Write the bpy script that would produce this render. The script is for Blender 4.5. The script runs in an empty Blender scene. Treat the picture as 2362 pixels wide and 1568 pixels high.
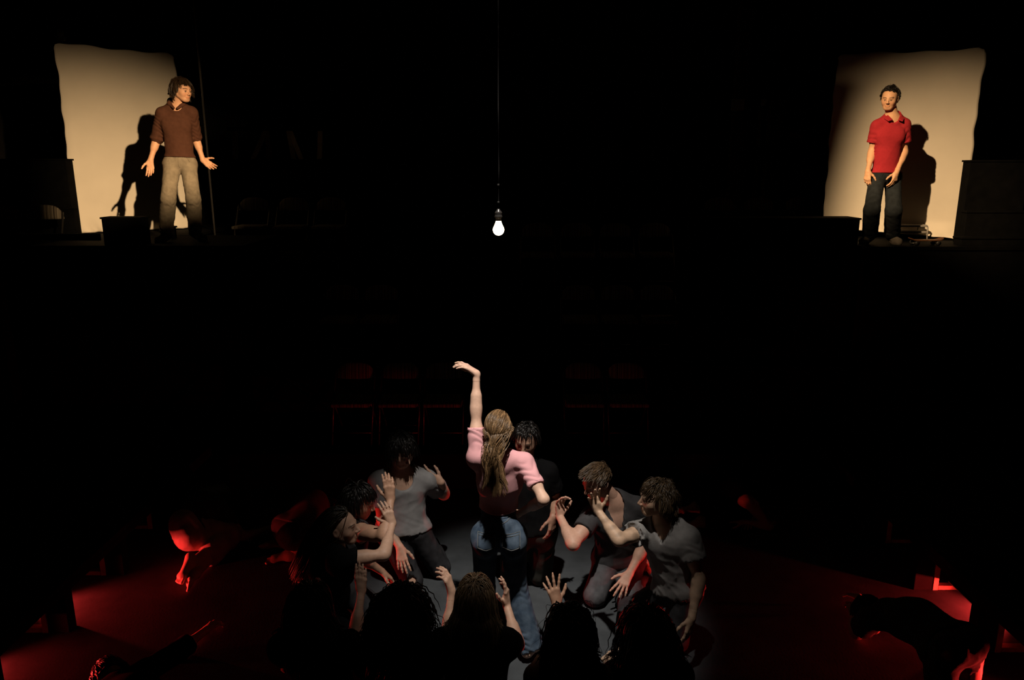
import bpy, bmesh, math
import numpy as np
from mathutils import Vector, Matrix

# ------------------------------------------------------------------ camera, world, lights, exposure
scene = bpy.context.scene
COL = scene.collection
cam_data = bpy.data.cameras.new('camera')
cam = bpy.data.objects.new('camera', cam_data)
COL.objects.link(cam)
cam.location = (0, 0, 3.16)
cam.rotation_euler = (math.radians(90 - 13), 0, 0)
cam_data.sensor_width = 36.0
cam_data.lens = 36.0 * 1700 / 2362
cam_data.clip_end = 100
scene.camera = cam

world = bpy.data.worlds.new('dark_hall')
scene.world = world
world.use_nodes = True
world.node_tree.nodes['Background'].inputs[0].default_value = (0.5, 0.45, 0.4, 1)
world.node_tree.nodes['Background'].inputs[1].default_value = 0.0004

def spot(name, loc, target, energy, color, angle, blend, radius):
    d = bpy.data.lights.new(name, 'SPOT')
    d.energy = energy; d.color = color; d.spot_size = math.radians(angle); d.spot_blend = blend
    d.shadow_soft_size = radius
    o = bpy.data.objects.new(name, d)
    COL.objects.link(o)
    o.location = loc
    o.rotation_euler = (Vector(target) - Vector(loc)).to_track_quat('-Z', 'Y').to_euler()
    return o

WARM = (1.0, 0.66, 0.34)
LAMP_L, AIM_L = (-0.40, 3.85, 4.93), (-5.2, 9.7, 1.2)
LAMP_R, AIM_R = (0.2, 4.2, 5.95), (5.55, 8.75, 1.0)
spot('spotlight_boy_left', LAMP_L, AIM_L, 2600, WARM, 51, 1.0, 0.035)
spot('spotlight_boy_right', LAMP_R, AIM_R, 2700, WARM, 48, 1.0, 0.035)
spot('spotlight_centre', (0.05, 2.8, 6.6), (0.02, 4.56, 0.6), 1700, (1.0, 0.91, 0.82), 24.5, 1.0, 0.06)
RED = (1.0, 0.035, 0.03)
# red floor lamps under the side risers: x, y, power, hood height, cone
FOOT = [(-3.62, 4.88, 1.35, .128, 84), (-3.62, 4.10, .7, .105, 96), (3.66, 4.78, 1.6, .090, 110), (3.66, 3.80, 1.2, .175, 58)]
for fx, fy, fp, fh, fc in FOOT:
    spot('footlight', (fx, fy, 0.032), (fx * .6, fy + .05, 0.10), 340 * fp, RED, fc, 1.0, 0.018)

vs = scene.view_settings
vs.view_transform = 'Standard'; vs.look = 'None'; vs.exposure = 0.0; vs.gamma = 1.0
vs.use_curve_mapping = False

# ------------------------------------------------------------------ materials
MATS = {}
def mat(name, color, rough=0.8, noise=0.0, scale=20.0, bump=0.0, bscale=80.0, metal=0.0, spec=0.3, attr=False, stretch=None, color2=None):
    if name in MATS: return MATS[name]
    m = bpy.data.materials.new(name); m.use_nodes = True
    nt = m.node_tree; b = nt.nodes['Principled BSDF']
    b.inputs['Roughness'].default_value = rough
    b.inputs['Metallic'].default_value = metal
    b.inputs['Specular IOR Level'].default_value = spec
    tc = nt.nodes.new('ShaderNodeTexCoord')
    vec = tc.outputs['Object']
    if stretch:
        mp = nt.nodes.new('ShaderNodeMapping'); mp.inputs['Scale'].default_value = stretch
        nt.links.new(vec, mp.inputs[0]); vec = mp.outputs[0]
    src = None
    if attr:
        a = nt.nodes.new('ShaderNodeAttribute'); a.attribute_name = 'Col'; src = a.outputs['Color']
    if noise > 0:
        n = nt.nodes.new('ShaderNodeTexNoise'); n.inputs['Scale'].default_value = scale; n.inputs['Detail'].default_value = 5
        nt.links.new(vec, n.inputs['Vector'])
        r = nt.nodes.new('ShaderNodeMapRange'); r.inputs[1].default_value = 0.3; r.inputs[2].default_value = 0.7
        r.inputs[3].default_value = 1 - noise; r.inputs[4].default_value = 1 + noise
        nt.links.new(n.outputs['Fac'], r.inputs[0])
        if color2:
            mx = nt.nodes.new('ShaderNodeMix'); mx.data_type = 'RGBA'
            mx.inputs[6].default_value = (*color, 1); mx.inputs[7].default_value = (*color2, 1)
            r.inputs[3].default_value = 0; r.inputs[4].default_value = 1
            nt.links.new(r.outputs[0], mx.inputs[0]); nt.links.new(mx.outputs[2], b.inputs['Base Color'])
        else:
            vm = nt.nodes.new('ShaderNodeVectorMath'); vm.operation = 'SCALE'
            if src is not None: nt.links.new(src, vm.inputs[0])
            else: vm.inputs[0].default_value = color
            nt.links.new(r.outputs[0], vm.inputs['Scale'])
            nt.links.new(vm.outputs[0], b.inputs['Base Color'])
    elif src is not None:
        nt.links.new(src, b.inputs['Base Color'])
    else:
        b.inputs['Base Color'].default_value = (*color, 1)
    if bump > 0:
        n2 = nt.nodes.new('ShaderNodeTexNoise'); n2.inputs['Scale'].default_value = bscale; n2.inputs['Detail'].default_value = 4
        nt.links.new(vec, n2.inputs['Vector'])
        bp = nt.nodes.new('ShaderNodeBump'); bp.inputs['Strength'].default_value = bump; bp.inputs['Distance'].default_value = 0.004
        nt.links.new(n2.outputs['Fac'], bp.inputs['Height']); nt.links.new(bp.outputs[0], b.inputs['Normal'])
    MATS[name] = m
    return m

M_SKIN = mat('skin', (0.6, 0.4, 0.3), 0.55, 0.07, 60, 0.08, 300, spec=0.35, attr=True)
M_HAIR = mat('hair', (0.1, 0.06, 0.03), 0.36, 0.12, 40, spec=0.45, attr=True)
def cloth(name, c, noise=0.12, scale=25, rough=0.9, bump=0.25, bscale=500, color2=None):
    return mat(name, c, rough, noise, scale, bump, bscale, spec=0.12, color2=color2)
M_BLACK = mat('black_paint', (0.0035, 0.0035, 0.0035), 0.8, 0.3, 9, spec=0.05)
M_BLACKF = mat('black_fabric', (0.006, 0.006, 0.0065), 0.95, 0.15, 25, 0.2, 500, spec=0.03)

# ------------------------------------------------------------------ object helpers
def link(name, me, parent=None, loc=(0, 0, 0)):
    o = bpy.data.objects.new(name, me); COL.objects.link(o); o.location = loc
    if parent is not None: o.parent = parent
    return o
def thing(name, label, cat, loc=(0, 0, 0), rotz=0.0, group=None):
    o = bpy.data.objects.new(name, None); COL.objects.link(o)
    o.location = loc; o.rotation_euler = (0, 0, rotz); o.empty_display_size = 0.1
    o['label'] = label; o['category'] = cat
    if group: o['group'] = group
    return o
def tag(o, label, cat, group=None):
    o['label'] = label; o['category'] = cat
    if group: o['group'] = group
    return o
def bm_obj(name, bm, m, parent=None, loc=(0, 0, 0), smooth=False):
    me = bpy.data.meshes.new(name); bm.to_mesh(me); bm.free()
    me.materials.append(m)
    if smooth:
        me.polygons.foreach_set('use_smooth', np.ones(len(me.polygons), bool))
    return link(name, me, parent, loc)
def box(bm, lo, hi, bevel=0.0, mtx=None):
    r = bmesh.ops.create_cube(bm, size=1.0)
    vs_ = r['verts']
    lo, hi = Vector(lo), Vector(hi); c = (lo + hi) / 2; s = hi - lo
    for v in vs_:
        v.co = Vector((v.co.x * s.x, v.co.y * s.y, v.co.z * s.z)) + c
    if bevel > 0:
        es = list({e for v in vs_ for e in v.link_edges})
        r2 = bmesh.ops.bevel(bm, geom=es, offset=bevel, segments=2, affect='EDGES', profile=0.6)
        vs_ = list({v for f in r2['faces'] for v in f.verts} | {v for v in vs_ if v.is_valid})
    if mtx is not None: bmesh.ops.transform(bm, matrix=mtx, verts=vs_)
    return vs_
def tube(bm, pts, r, seg=8, cap=True):
    pts = [Vector(p) for p in pts]; rings = []
    for i, p in enumerate(pts):
        t = (pts[min(i + 1, len(pts) - 1)] - pts[max(i - 1, 0)]).normalized()
        a = t.cross(Vector((0, 0, 1)))
        if a.length < 1e-3: a = t.cross(Vector((1, 0, 0)))
        a.normalize(); b_ = t.cross(a)
        rr = r[i] if isinstance(r, (list, tuple)) else r
        rings.append([bm.verts.new(p + (a * math.cos(q) + b_ * math.sin(q)) * rr) for q in [2 * math.pi * k / seg for k in range(seg)]])
    for r0, r1 in zip(rings, rings[1:]):
        for k in range(seg):
            bm.faces.new((r0[k], r0[(k + 1) % seg], r1[(k + 1) % seg], r1[k]))
    if cap:
        bm.faces.new(rings[0][::-1]); bm.faces.new(rings[-1])
def lathe(bm, prof, seg=24):
    rings = []
    for r, z in prof:
        rings.append([bm.verts.new((r * math.cos(2 * math.pi * k / seg), r * math.sin(2 * math.pi * k / seg), z)) for k in range(seg)])
    for r0, r1 in zip(rings, rings[1:]):
        for k in range(seg):
            bm.faces.new((r0[k], r0[(k + 1) % seg], r1[(k + 1) % seg], r1[k]))
    bm.faces.new(rings[0][::-1]); bm.faces.new(rings[-1])
def box_obj(name, lo, hi, m, parent=None, bevel=0.006):
    bm = bmesh.new(); c = ((Vector(lo) + Vector(hi)) / 2); c.z = min(lo[2], hi[2])
    if parent is not None: c = Vector((0, 0, 0))
    box(bm, Vector(lo) - c, Vector(hi) - c, bevel)
    return bm_obj(name, bm, m, parent, c)

# ------------------------------------------------------------------ signed-distance modelling (numpy) for bodies and clothes
def V(*a): return np.array(a, float)
def N(v): v = np.asarray(v, float); return v / (np.linalg.norm(v) + 1e-12)
class Field:
    def __init__(s, lo, hi, h):
        s.h = h; s.o = np.asarray(lo, float) - 3 * h
        s.n = np.ceil((np.asarray(hi) + 3 * h - s.o) / h).astype(int) + 1
        s.d = np.full(s.n, 0.5, np.float32)
        s.ax = [(s.o[i] + h * np.arange(s.n[i])).astype(np.float32) for i in range(3)]
    def win(s, lo, hi):
        a = np.clip(np.floor((np.asarray(lo) - s.o) / s.h).astype(int), 0, s.n)
        b = np.clip(np.ceil((np.asarray(hi) - s.o) / s.h).astype(int) + 1, 0, s.n)
        return tuple(slice(x, y) for x, y in zip(a, b))
    def xyz(s, w):
        return (s.ax[0][w[0]][:, None, None], s.ax[1][w[1]][None, :, None], s.ax[2][w[2]][None, None, :])
    def mix(s, w, d2, k, op):
        d1 = s.d[w]
        if op == 'u':
            h = np.clip(0.5 + 0.5 * (d1 - d2) / k, 0, 1); s.d[w] = d1 + (d2 - d1) * h - k * h * (1 - h)
        elif op == 's':
            h = np.clip(0.5 - 0.5 * (d1 + d2) / k, 0, 1); s.d[w] = d1 + (-d2 - d1) * h + k * h * (1 - h)
        elif op == 'i':
            s.d[w] = np.maximum(d1, d2)
    def cone(s, a, b, ra, rb, k=0.02, fl=None, op='u', cut=None, infl=0.0):
        a = np.asarray(a, float); b = np.asarray(b, float); ra += infl; rb += infl
        m = max(ra, rb) + k + 3 * s.h
        w = s.win(np.minimum(a, b) - m, np.maximum(a, b) + m)
        X, Y, Z = s.xyz(w)
        if X.size * Y.size * Z.size == 0: return
        dx, dy, dz = X - np.float32(a[0]), Y - np.float32(a[1]), Z - np.float32(a[2])
        ab = b - a
        if fl is not None:
            n, g = N(fl[0]), 1 / fl[1] - 1
            q = (dx * np.float32(n[0]) + dy * np.float32(n[1]) + dz * np.float32(n[2])) * np.float32(g)
            dx = dx + q * np.float32(n[0]); dy = dy + q * np.float32(n[1]); dz = dz + q * np.float32(n[2])
            ab = ab + g * (ab @ n) * n
        bb = ab @ ab + 1e-12
        t = np.clip((dx * np.float32(ab[0]) + dy * np.float32(ab[1]) + dz * np.float32(ab[2])) / np.float32(bb), 0, 1)
        d = np.sqrt((dx - t * np.float32(ab[0])) ** 2 + (dy - t * np.float32(ab[1])) ** 2 + (dz - t * np.float32(ab[2])) ** 2) - (np.float32(ra) + np.float32(rb - ra) * t)
        if fl is not None: d = d * np.float32(0.5 + 0.5 * fl[1])
        if cut is not None:
            p, n = np.asarray(cut[0], float), N(cut[1])
            c = (X - np.float32(p[0])) * np.float32(n[0]) + (Y - np.float32(p[1])) * np.float32(n[1]) + (Z - np.float32(p[2])) * np.float32(n[2])
            if len(cut) > 2: c = c + np.float32(cut[2]) * np.sin(130 * X + 3 * np.sin(70 * Y)) * np.sin(110 * Y + 90 * Z + 2.0)
            d = np.maximum(d, c)
        s.mix(w, d, k, op)
    def ell(s, c, R, r, k=0.02, op='u'):
        c = np.asarray(c, float); m = max(r) + k + 3 * s.h
        w = s.win(c - m, c + m); X, Y, Z = s.xyz(w)
        if X.size * Y.size * Z.size == 0: return
        dx, dy, dz = X - np.float32(c[0]), Y - np.float32(c[1]), Z - np.float32(c[2])
        k0 = 0; k1 = 0
        for ax_, ri in zip(R, r):
            q = (dx * np.float32(ax_[0]) + dy * np.float32(ax_[1]) + dz * np.float32(ax_[2])) / np.float32(ri)
            k0 = k0 + q * q; k1 = k1 + (q / np.float32(ri)) ** 2
        k0 = np.sqrt(k0); k1 = np.sqrt(k1) + 1e-6
        s.mix(w, k0 * (k0 - 1) / k1, k, op)
    def cut(s, p, n, ragged=0.0):
        p = np.asarray(p, float); n = N(n); X, Y, Z = s.ax[0][:, None, None], s.ax[1][None, :, None], s.ax[2][None, None, :]
        c = (X - np.float32(p[0])) * np.float32(n[0]) + (Y - np.float32(p[1])) * np.float32(n[1]) + (Z - np.float32(p[2])) * np.float32(n[2])
        if ragged: c = c + np.float32(ragged) * np.sin(90 * X + 3 * np.sin(50 * Y)) * np.sin(80 * Y + 70 * Z + 1.0)
        s.d = np.maximum(s.d, c)
    def disp(s, fn, band=0.05):
        idx = np.nonzero(np.abs(s.d) < band)
        P = np.stack([s.ax[i][idx[i]] for i in range(3)], 1)
        s.d[idx] += fn(P).astype(np.float32)
    def mesh(s):
        d = s.d; S = d < 0
        nx, ny, nz = d.shape
        cnt = np.zeros((nx - 1, ny - 1, nz - 1), np.int8)
        for i in (0, 1):
            for j in (0, 1):
                for k in (0, 1):
                    cnt += S[i:nx - 1 + i, j:ny - 1 + j, k:nz - 1 + k]
        act = (cnt > 0) & (cnt < 8)
        I, J, K = np.nonzero(act); n = len(I)
        if n == 0: return np.zeros((0, 3)), np.zeros((0, 4), int)
        vid = np.full(act.shape, -1, np.int32); vid[I, J, K] = np.arange(n)
        co = [(a, b, c) for a in (0, 1) for b in (0, 1) for c in (0, 1)]
        val = {c: d[I + c[0], J + c[1], K + c[2]] for c in co}
        acc = np.zeros((n, 3)); num = np.zeros(n)
        for c in co:
            for ax_ in range(3):
                if c[ax_] == 1: continue
                e = list(c); e[ax_] = 1; e = tuple(e)
                v0, v1 = val[c], val[e]; mk = (v0 < 0) != (v1 < 0)
                t = np.where(mk, v0 / np.where(mk, v0 - v1, 1), 0)
                for q in range(3):
                    acc[:, q] += np.where(mk, c[q] + (t if q == ax_ else 0), 0)
                num += mk
        P = acc / num[:, None] + np.stack([I, J, K], 1)
        P = P * s.h + s.o
        Q = []
        for ax_ in range(3):
            sl0 = [slice(None)] * 3; sl1 = [slice(None)] * 3
            sl0[ax_] = slice(0, -1); sl1[ax_] = slice(1, None)
            s0, s1 = S[tuple(sl0)], S[tuple(sl1)]
            u, v = (ax_ + 1) % 3, (ax_ + 2) % 3
            for inside in (True, False):
                mk = (s0 & ~s1) if inside else (~s0 & s1)
                e = list(np.nonzero(mk))
                ok = (e[u] > 0) & (e[v] > 0) & (e[u] < d.shape[u] - 1) & (e[v] < d.shape[v] - 1)
                e = [q[ok] for q in e]
                def g(du, dv):
                    f = list(e); f[u] = f[u] - du; f[v] = f[v] - dv
                    return vid[f[0], f[1], f[2]]
                q = np.stack([g(1, 1), g(0, 1), g(0, 0), g(1, 0)], 1)
                Q.append(q if inside else q[:, ::-1])
        return P, np.concatenate(Q)
def np_mesh(name, P, Q, cols=None):
    me = bpy.data.meshes.new(name)
    P = np.asarray(P, np.float32); Q = np.asarray(Q, np.int32); k = Q.shape[1]
    me.vertices.add(len(P)); me.vertices.foreach_set('co', P.ravel())
    me.loops.add(Q.size); me.loops.foreach_set('vertex_index', Q.ravel())
    me.polygons.add(len(Q)); me.polygons.foreach_set('loop_start', np.arange(len(Q), dtype=np.int32) * k)
    me.update(calc_edges=True)
    me.polygons.foreach_set('use_smooth', np.ones(len(Q), bool))
    if cols is not None:
        a = me.color_attributes.new('Col', 'FLOAT_COLOR', 'POINT')
        c = np.ones((len(P), 4), np.float32); c[:, :3] = cols
        a.data.foreach_set('color', c.ravel())
    me.validate()
    return me
def foldfn(seed, along, amp, wl, warp=1.6):
    rng = np.random.default_rng(seed); along = N(along)
    ks = []
    for i in range(5):
        v = rng.normal(size=3); v = v - (v @ along) * along * 0.75; v = N(v) * 2 * math.pi / (wl * rng.uniform(0.7, 1.5))
        m = N(rng.normal(size=3)) * 2 * math.pi / (wl * rng.uniform(1.5, 3)); ks.append((v, m, rng.uniform(0, 6.3), rng.uniform(0, 6.3)))
    def fn(P):
        o = 0
        for v, m, a, b in ks:
            o = o + (1 - np.abs(np.sin(0.5 * (P @ v) + a + warp * np.sin(P @ m + b)))) ** 2
        return -amp * (o / 5 - 0.35)
    return fn

# ------------------------------------------------------------------ the human figure
def rot_to(d, n, ang):
    return d * math.cos(ang) + n * math.sin(ang)
class Fig:
    def __init__(s, J, fem=False, w=1.0):
        s.J = {k: np.array(v, float) for k, v in J.items() if isinstance(v, (list, tuple)) and len(v) == 3}
        j = s.J; s.s = S = J['s']; s.fem = fem; s.w = w
        s.Rup = N(j['sr'] - j['sl']); s.Rlo = N(j['hr'] - j['hl'])
        s.U = N(j['neck'] - j['pel'])
        s.Fup = N(np.cross(s.U, s.Rup)); s.Flo = N(np.cross(s.U, s.Rlo)); s.F = N(s.Fup + s.Flo)
        s.Rup = N(np.cross(s.Fup, s.U)); s.Rlo = N(np.cross(s.Flo, s.U))
        if 'waist' not in j: j['waist'] = j['pel'] + (j['chest'] - j['pel']) * 0.42 - s.F * 0.0
        if 'hu' not in j: j['hu'] = V(0, 0, 1)
        s.hf = N(j['hf']); s.hr = N(np.cross(s.hf, j['hu'])); s.hu = N(np.cross(s.hr, s.hf))
        s.hc = j['head']
    def H(s, r, f, u): return s.hc + (s.hr * r + s.hf * f + s.hu * u) * s.s
    def torso(s, Fd, infl=0.0, k=0.05):
        j, S, w = s.J, s.s, s.w; U = s.U
        c = lambda a, b, ra, rb, fl=None, kk=k: Fd.cone(a, b, ra * S, rb * S, kk, fl, infl=infl)
        wa = 0.112 if s.fem else 0.125
        c(j['hl'] + U * .02, j['hr'] + U * .02, .098 * w, .098 * w, (s.Flo, .98))
        c(j['pel'], j['waist'], .128 * w, wa * w, (s.Flo, .74))
        c(j['waist'], j['chest'], wa * w, .142 * w, (s.F, .72))
        c(j['chest'], j['neck'] - U * .055 * S, .142 * w, .105 * w, (s.Fup, .70))
        for sh in ('sl', 'sr'):
            c(j['neck'] - U * .015 * S, j[sh], .05, .054 * w, None, .04)
            c(j['chest'] + U * .03 * S, j[sh] - U * .03, .08, .05 * w, (s.Fup, .8), .04)
        for sg, h in ((-1, 'hl'), (1, 'hr')):
            g = j[h] - s.Flo * (.055 if s.fem else .045) * S - U * .02 * S
            Fd.cone(g, g - U * .02 * S, (.092 if s.fem else .085) * S * w, .082 * S * w, .05, infl=infl)
            if s.fem:
                q = j['chest'] + s.Fup * .075 * S + s.Rup * sg * .068 * S - U * .01 * S
                Fd.cone(q, q, .058 * S, .058 * S, .04, infl=infl)
            else:
                q = j['chest'] + s.Fup * .06 * S + s.Rup * sg * .065 * S + U * .01 * S
                Fd.cone(q, q, .06 * S, .06 * S, .05, (s.Fup, .6), infl=infl)
    def neck(s, Fd, infl=0.0):
        S = s.s; top = s.H(0, -.018, -.03)
        r = .047 if s.fem else .055
        Fd.cone(s.J['neck'] - s.U * .03 * S, top, (r + .006) * S, r * S, .035, infl=infl)
    def arm(s, Fd, q, infl=0.0, k=0.03, part='both'):
        j, S = s.J, s.s; m = (0.86 if s.fem else 1.0) * (0.5 + 0.5 * s.w)
        a, b, c = j['s' + q], j['e' + q], j['w' + q]
        if part in ('both', 'upper'):
            Fd.cone(a, b, .052 * S * m, .041 * S * m, k, infl=infl)
            mid = a + (b - a) * .3; Fd.cone(mid, a + (b - a) * .6, .050 * S * m, .047 * S * m, k, infl=infl)
        if part in ('both', 'lower'):
            Fd.cone(b, c, .039 * S * m, .0275 * S * m, k, infl=infl)
            Fd.cone(b + (c - b) * .15, b + (c - b) * .4, .042 * S * m, .039 * S * m, k, infl=infl)
    def footframe(s, q):
        j, S = s.J, s.s; a, t = j['a' + q], j['t' + q]
        fd = N(t - a); sh = N(a - j['k' + q]); sd = sh - (sh @ fd) * fd
        if np.linalg.norm(sd) < .25: sd = V(0, 0, -1) - (V(0, 0, -1) @ fd) * fd
        sd = N(sd)
        fd = N(fd - sd * max(0.0, 0.0))
        return a, t, fd, sd, N(np.cross(sd, fd))
    def leg(s, Fd, q, infl=0.0, k=0.04, foot=True, lo=True):
        j, S, w = s.J, s.s, s.w
        h, kn, a = j['h' + q], j['k' + q], j['a' + q]
        Fd.cone(h, kn, .088 * S * w, .056 * S, k, infl=infl)
        Fd.cone(h + (kn - h) * .1, h + (kn - h) * .5, .086 * S * w, .074 * S * w, k, infl=infl)
        if lo:
            Fd.cone(kn, a, .054 * S, .037 * S, k, infl=infl)
            a_, t_, fd, sd, la = s.footframe(q)
            cm = kn + (a - kn) * .3 - fd * .022 * S
            Fd.cone(cm, kn + (a - kn) * .5 - fd * .012 * S, .047 * S, .04 * S, k, infl=infl)
    def foot(s, Fd, q, infl=0.0, toes=True):
        S = s.s; a, t, fd, sd, la = s.footframe(q)
        tt = a + fd * .155 * S + sd * .035 * S
        heel = a - fd * .04 * S + sd * .038 * S
        Fd.cone(heel, tt - fd * .02, .034 * S, .026 * S, .03, (sd, .85), infl=infl)
        Fd.cone(a, a + fd * .09 * S + sd * .025 * S, .036 * S, .026 * S, .03, infl=infl)
        Fd.cone(a, heel, .034 * S, .033 * S, .03, infl=infl)
        Fd.cone(tt - fd * .03 - la * .028 * S, tt - fd * .03 + la * .028 * S, .02 * S, .02 * S, .025, infl=infl)
        if toes:
            for i, (o, l) in enumerate(((-.03, .05), (-.012, .05), (.003, .046), (.017, .04), (.03, .032))):
                sgn = 1 if q == 'r' else -1
                p = tt + la * o * S * sgn - fd * .015
                Fd.cone(p, p + fd * l * S + sd * .006, (.0125 if i == 0 else .0095) * S, (.012 if i == 0 else .0085) * S, .005)
    def head(s, Fd):
        S = s.s; H = s.H; f_ = .94 if s.fem else 1.0
        R = (s.hr, s.hf, s.hu)
        e = lambda c, r, k=.02, op='u': Fd.ell(H(*c), R, tuple(x * S for x in r), k, op)
        c = lambda a, b, ra, rb, k=.015, op='u', fl=None: Fd.cone(H(*a), H(*b), ra * S, rb * S, k, fl, op)
        e((0, -.014, .034), (.075, .096, .086), .02)
        e((0, .028, -.02), (.063 * f_, .064, .088), .045)
        e((0, .052, -.088), (.028 * f_, .026, .024), .03)
        for g in (-1, 1):
            c((g * .052 * f_, .0, -.05), (g * .022, .055, -.088), .018, .016, .03)
            c((g * .042, .052, -.026), (g * .038, .056, -.034), .019, .017, .03)
        c((-.034, .083, .02), (.034, .083, .02), .010, .010, .015)
        for g in (-1, 1):
            c((g * .031, .108, -.002), (g * .033, .104, -.002), .014, .013, .014, 's')
            c((g * .031, .0775, -.002), (g * .031, .0775, -.002), .0122, .0122, .003)
        c((0, .088, .012), (0, .112, -.028), .007, .0105, .012)
        c((-.010, .101, -.034), (.010, .101, -.034), .0085, .0085, .007)
        c((0, .066, -.056), (0, .077, -.062), .02, .016, .015)
        c((-.016, .0850, -.0580), (.016, .0850, -.0580), .0050, .0050, .006)
        c((-.013, .0845, -.0690), (.013, .0845, -.0690), .0055, .0055, .006)
        c((-.022, .0955, -.0638), (.022, .0955, -.0638), .0050, .0050, .003, 's')
        for g in (-1, 1):
            Fd.ell(H(g * .078, -.012, -.004), (N(s.hr * 1.0 + s.hf * .35 * g), N(s.hf - s.hr * g * .35 + s.hu * .15), s.hu), (.009 * S, .021 * S, .033 * S), .006)
            Fd.ell(H(g * .086, -.008, 0.0), (s.hr, s.hf, s.hu), (.006 * S, .011 * S, .019 * S), .004, 's')
    def hand(s, Fd, q, spec):
        j, S = s.J, s.s * (0.92 if s.fem else 1.0); w = j['w' + q]; fa = N(w - j['e' + q])
        d = N(spec['d']) if 'd' in spec else fa
        n = np.asarray(spec.get('n', (0, 0, -1)), float); n = N(n - (n @ d) * d)
        l = np.cross(d, n) if q == 'r' else np.cross(n, d)
        cu = spec.get('c', .3); cu = cu if isinstance(cu, (list, tuple)) else [cu * .6, cu * .9, cu, cu * 1.1, cu * 1.15]
        sp = spec.get('sp', .08)
        m = (0.86 if s.fem else 1.0)
        Fd.cone(w - fa * .045, w, .0285 * s.s * m, .0255 * s.s * m, .02)
        k0 = [(.031, .088), (.0105, .092), (-.0095, .087), (-.028, .078)]
        for o, L in k0:
            Fd.cone(w + d * .012 * S + l * o * .45 * S, w + d * L * S + l * o * S, .0150 * S, .0122 * S, .012)
        Fd.cone(w, w + d * .03 * S, .024 * S, .02 * S, .02, (n, .75))
        th = w + d * .022 * S + l * .024 * S + n * .008 * S
        Fd.cone(th, w + d * .055 * S + l * .022 * S + n * .01 * S, .0165 * S, .012 * S, .015)
        ln = [(.043, .026, .022), (.047, .029, .023), (.043, .027, .022), (.034, .020, .019)]
        for i, ((o, L), le) in enumerate(zip(k0, ln)):
            p = w + d * L * S + l * o * S; a = 0.0; fd = N(d + l * sp * (1.4 - i) * 1.0)
            for b, (seg, c2) in enumerate(zip(le, (1.0, 1.25, .75))):
                a += cu[i + 1] * c2
                nd = fd * math.cos(a) + n * math.sin(a)
                q2 = p + nd * seg * S
                r0 = (.0096, .0088, .0078)[b]; r1 = (.0088, .0079, .0068)[b]
                if i == 3: r0 *= .88; r1 *= .88
                Fd.cone(p, q2, r0 * S, r1 * S, .006); p = q2
        p = th; ta = spec.get('t', .5)
        bd = N(l * (.9 - .5 * ta) + d * .62 + n * (.15 + .5 * ta))
        for b, seg in enumerate((.04, .033, .027)):
            nd = N(bd + (d * .35 - l * .25) * b * .6)
            q2 = p + nd * seg * S
            Fd.cone(p, q2, (.0145, .011, .0098)[b] * S, (.0112, .0098, .008)[b] * S, .007); p = q2
    def bounds(s, names, m):
        P = np.stack([s.J[n] for n in names]); return P.min(0) - m, P.max(0) + m

def skin_colors(fig, P, tone, o):
    C = np.tile(np.array(tone, float), (len(P), 1))
    q = (P - fig.hc) / fig.s
    r, f, u = q @ fig.hr, q @ fig.hf, q @ fig.hu
    def blend(mask, col):
        mask = np.clip(mask, 0, 1)[:, None]
        C[:] = C * (1 - mask) + np.array(col) * mask
    near = (np.abs(r) < .1) & (np.abs(f) < .13) & (np.abs(u) < .13)
    t = np.array(tone)
    ss = lambda x, a, b: np.clip((x - a) / (b - a), 0, 1)
    # cheeks, lips
    blend(near * (f > .03) * np.exp(-(((np.abs(r) - .04) / .02) ** 2 + ((u + .035) / .022) ** 2)) * .35, t * np.array([1.05, .72, .68]))
    blend(near * (f > .07) * (np.abs(r) < .024) * (1 - ss(np.abs(u + .0637), .0075, .0105)), t * np.array([.92, .74, .70]))
    for g in (-1, 1):
        if o.get('makeup'):
            blend(near * (f > .03) * np.exp(-(((r - g * .034) / .022) ** 2 + ((u + .01) / .02) ** 2)) * .85, (.42, .05, .03))
        eye = np.sqrt((r - g * .031) ** 2 + (u + .002) ** 2)
        lid = o.get('lid', .35)
        blend(near * (f > .07) * (1 - ss(eye, .010, .014)), t * .55)
        opn = (np.abs(u + .0045) < o.get('open', .0042)) & (np.abs(r - g * .031) < .0115)
        blend(near * (f > .075) * opn, t * .62 + .06)
        blend(near * (f > .075) * opn * (np.abs(r - g * .031) < .0062), (.03, .02, .012))
        br = np.abs(u - (.020 + .006 * (1 - ((r - g * .034) / .02) ** 2)))
        blend(near * (f > .055) * (np.abs(r - g * .034) < .021) * (1 - ss(br, .0025, .005)) * .9, np.array(o['hair']) * .8)
    if o.get('scalp', True):
        c0 = np.stack([r, f + .014, u - .034], 1) / np.array([.075, .096, .086])
        dr = c0 / (np.linalg.norm(c0, axis=1)[:, None] + 1e-9)
        hl = hairline(dr)
        blend(near * ss(hl, 0, .1), np.array(o['hair']) * .6)
    if o.get('dirt'):
        nz = np.sin(P[:, 0] * 47 + 2 * np.sin(P[:, 2] * 31)) * np.sin(P[:, 1] * 39 + P[:, 2] * 53)
        blend(ss(nz, .1, .8) * o['dirt'], t * .35)
    return C
def hairline(d):
    """positive where hair grows; d = unit direction (right, front, up) from the skull centre"""
    r, f, u = d[:, 0], d[:, 1], d[:, 2]
    front = u - (.42 + .25 * np.clip(f, 0, 1))
    side = u - np.clip(-.35 + (f + .15) * 1.6, -.72, 9)
    return np.where(f > .45, front, np.minimum(side, 9) + np.where(f > .25, -.05, 0))

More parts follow.
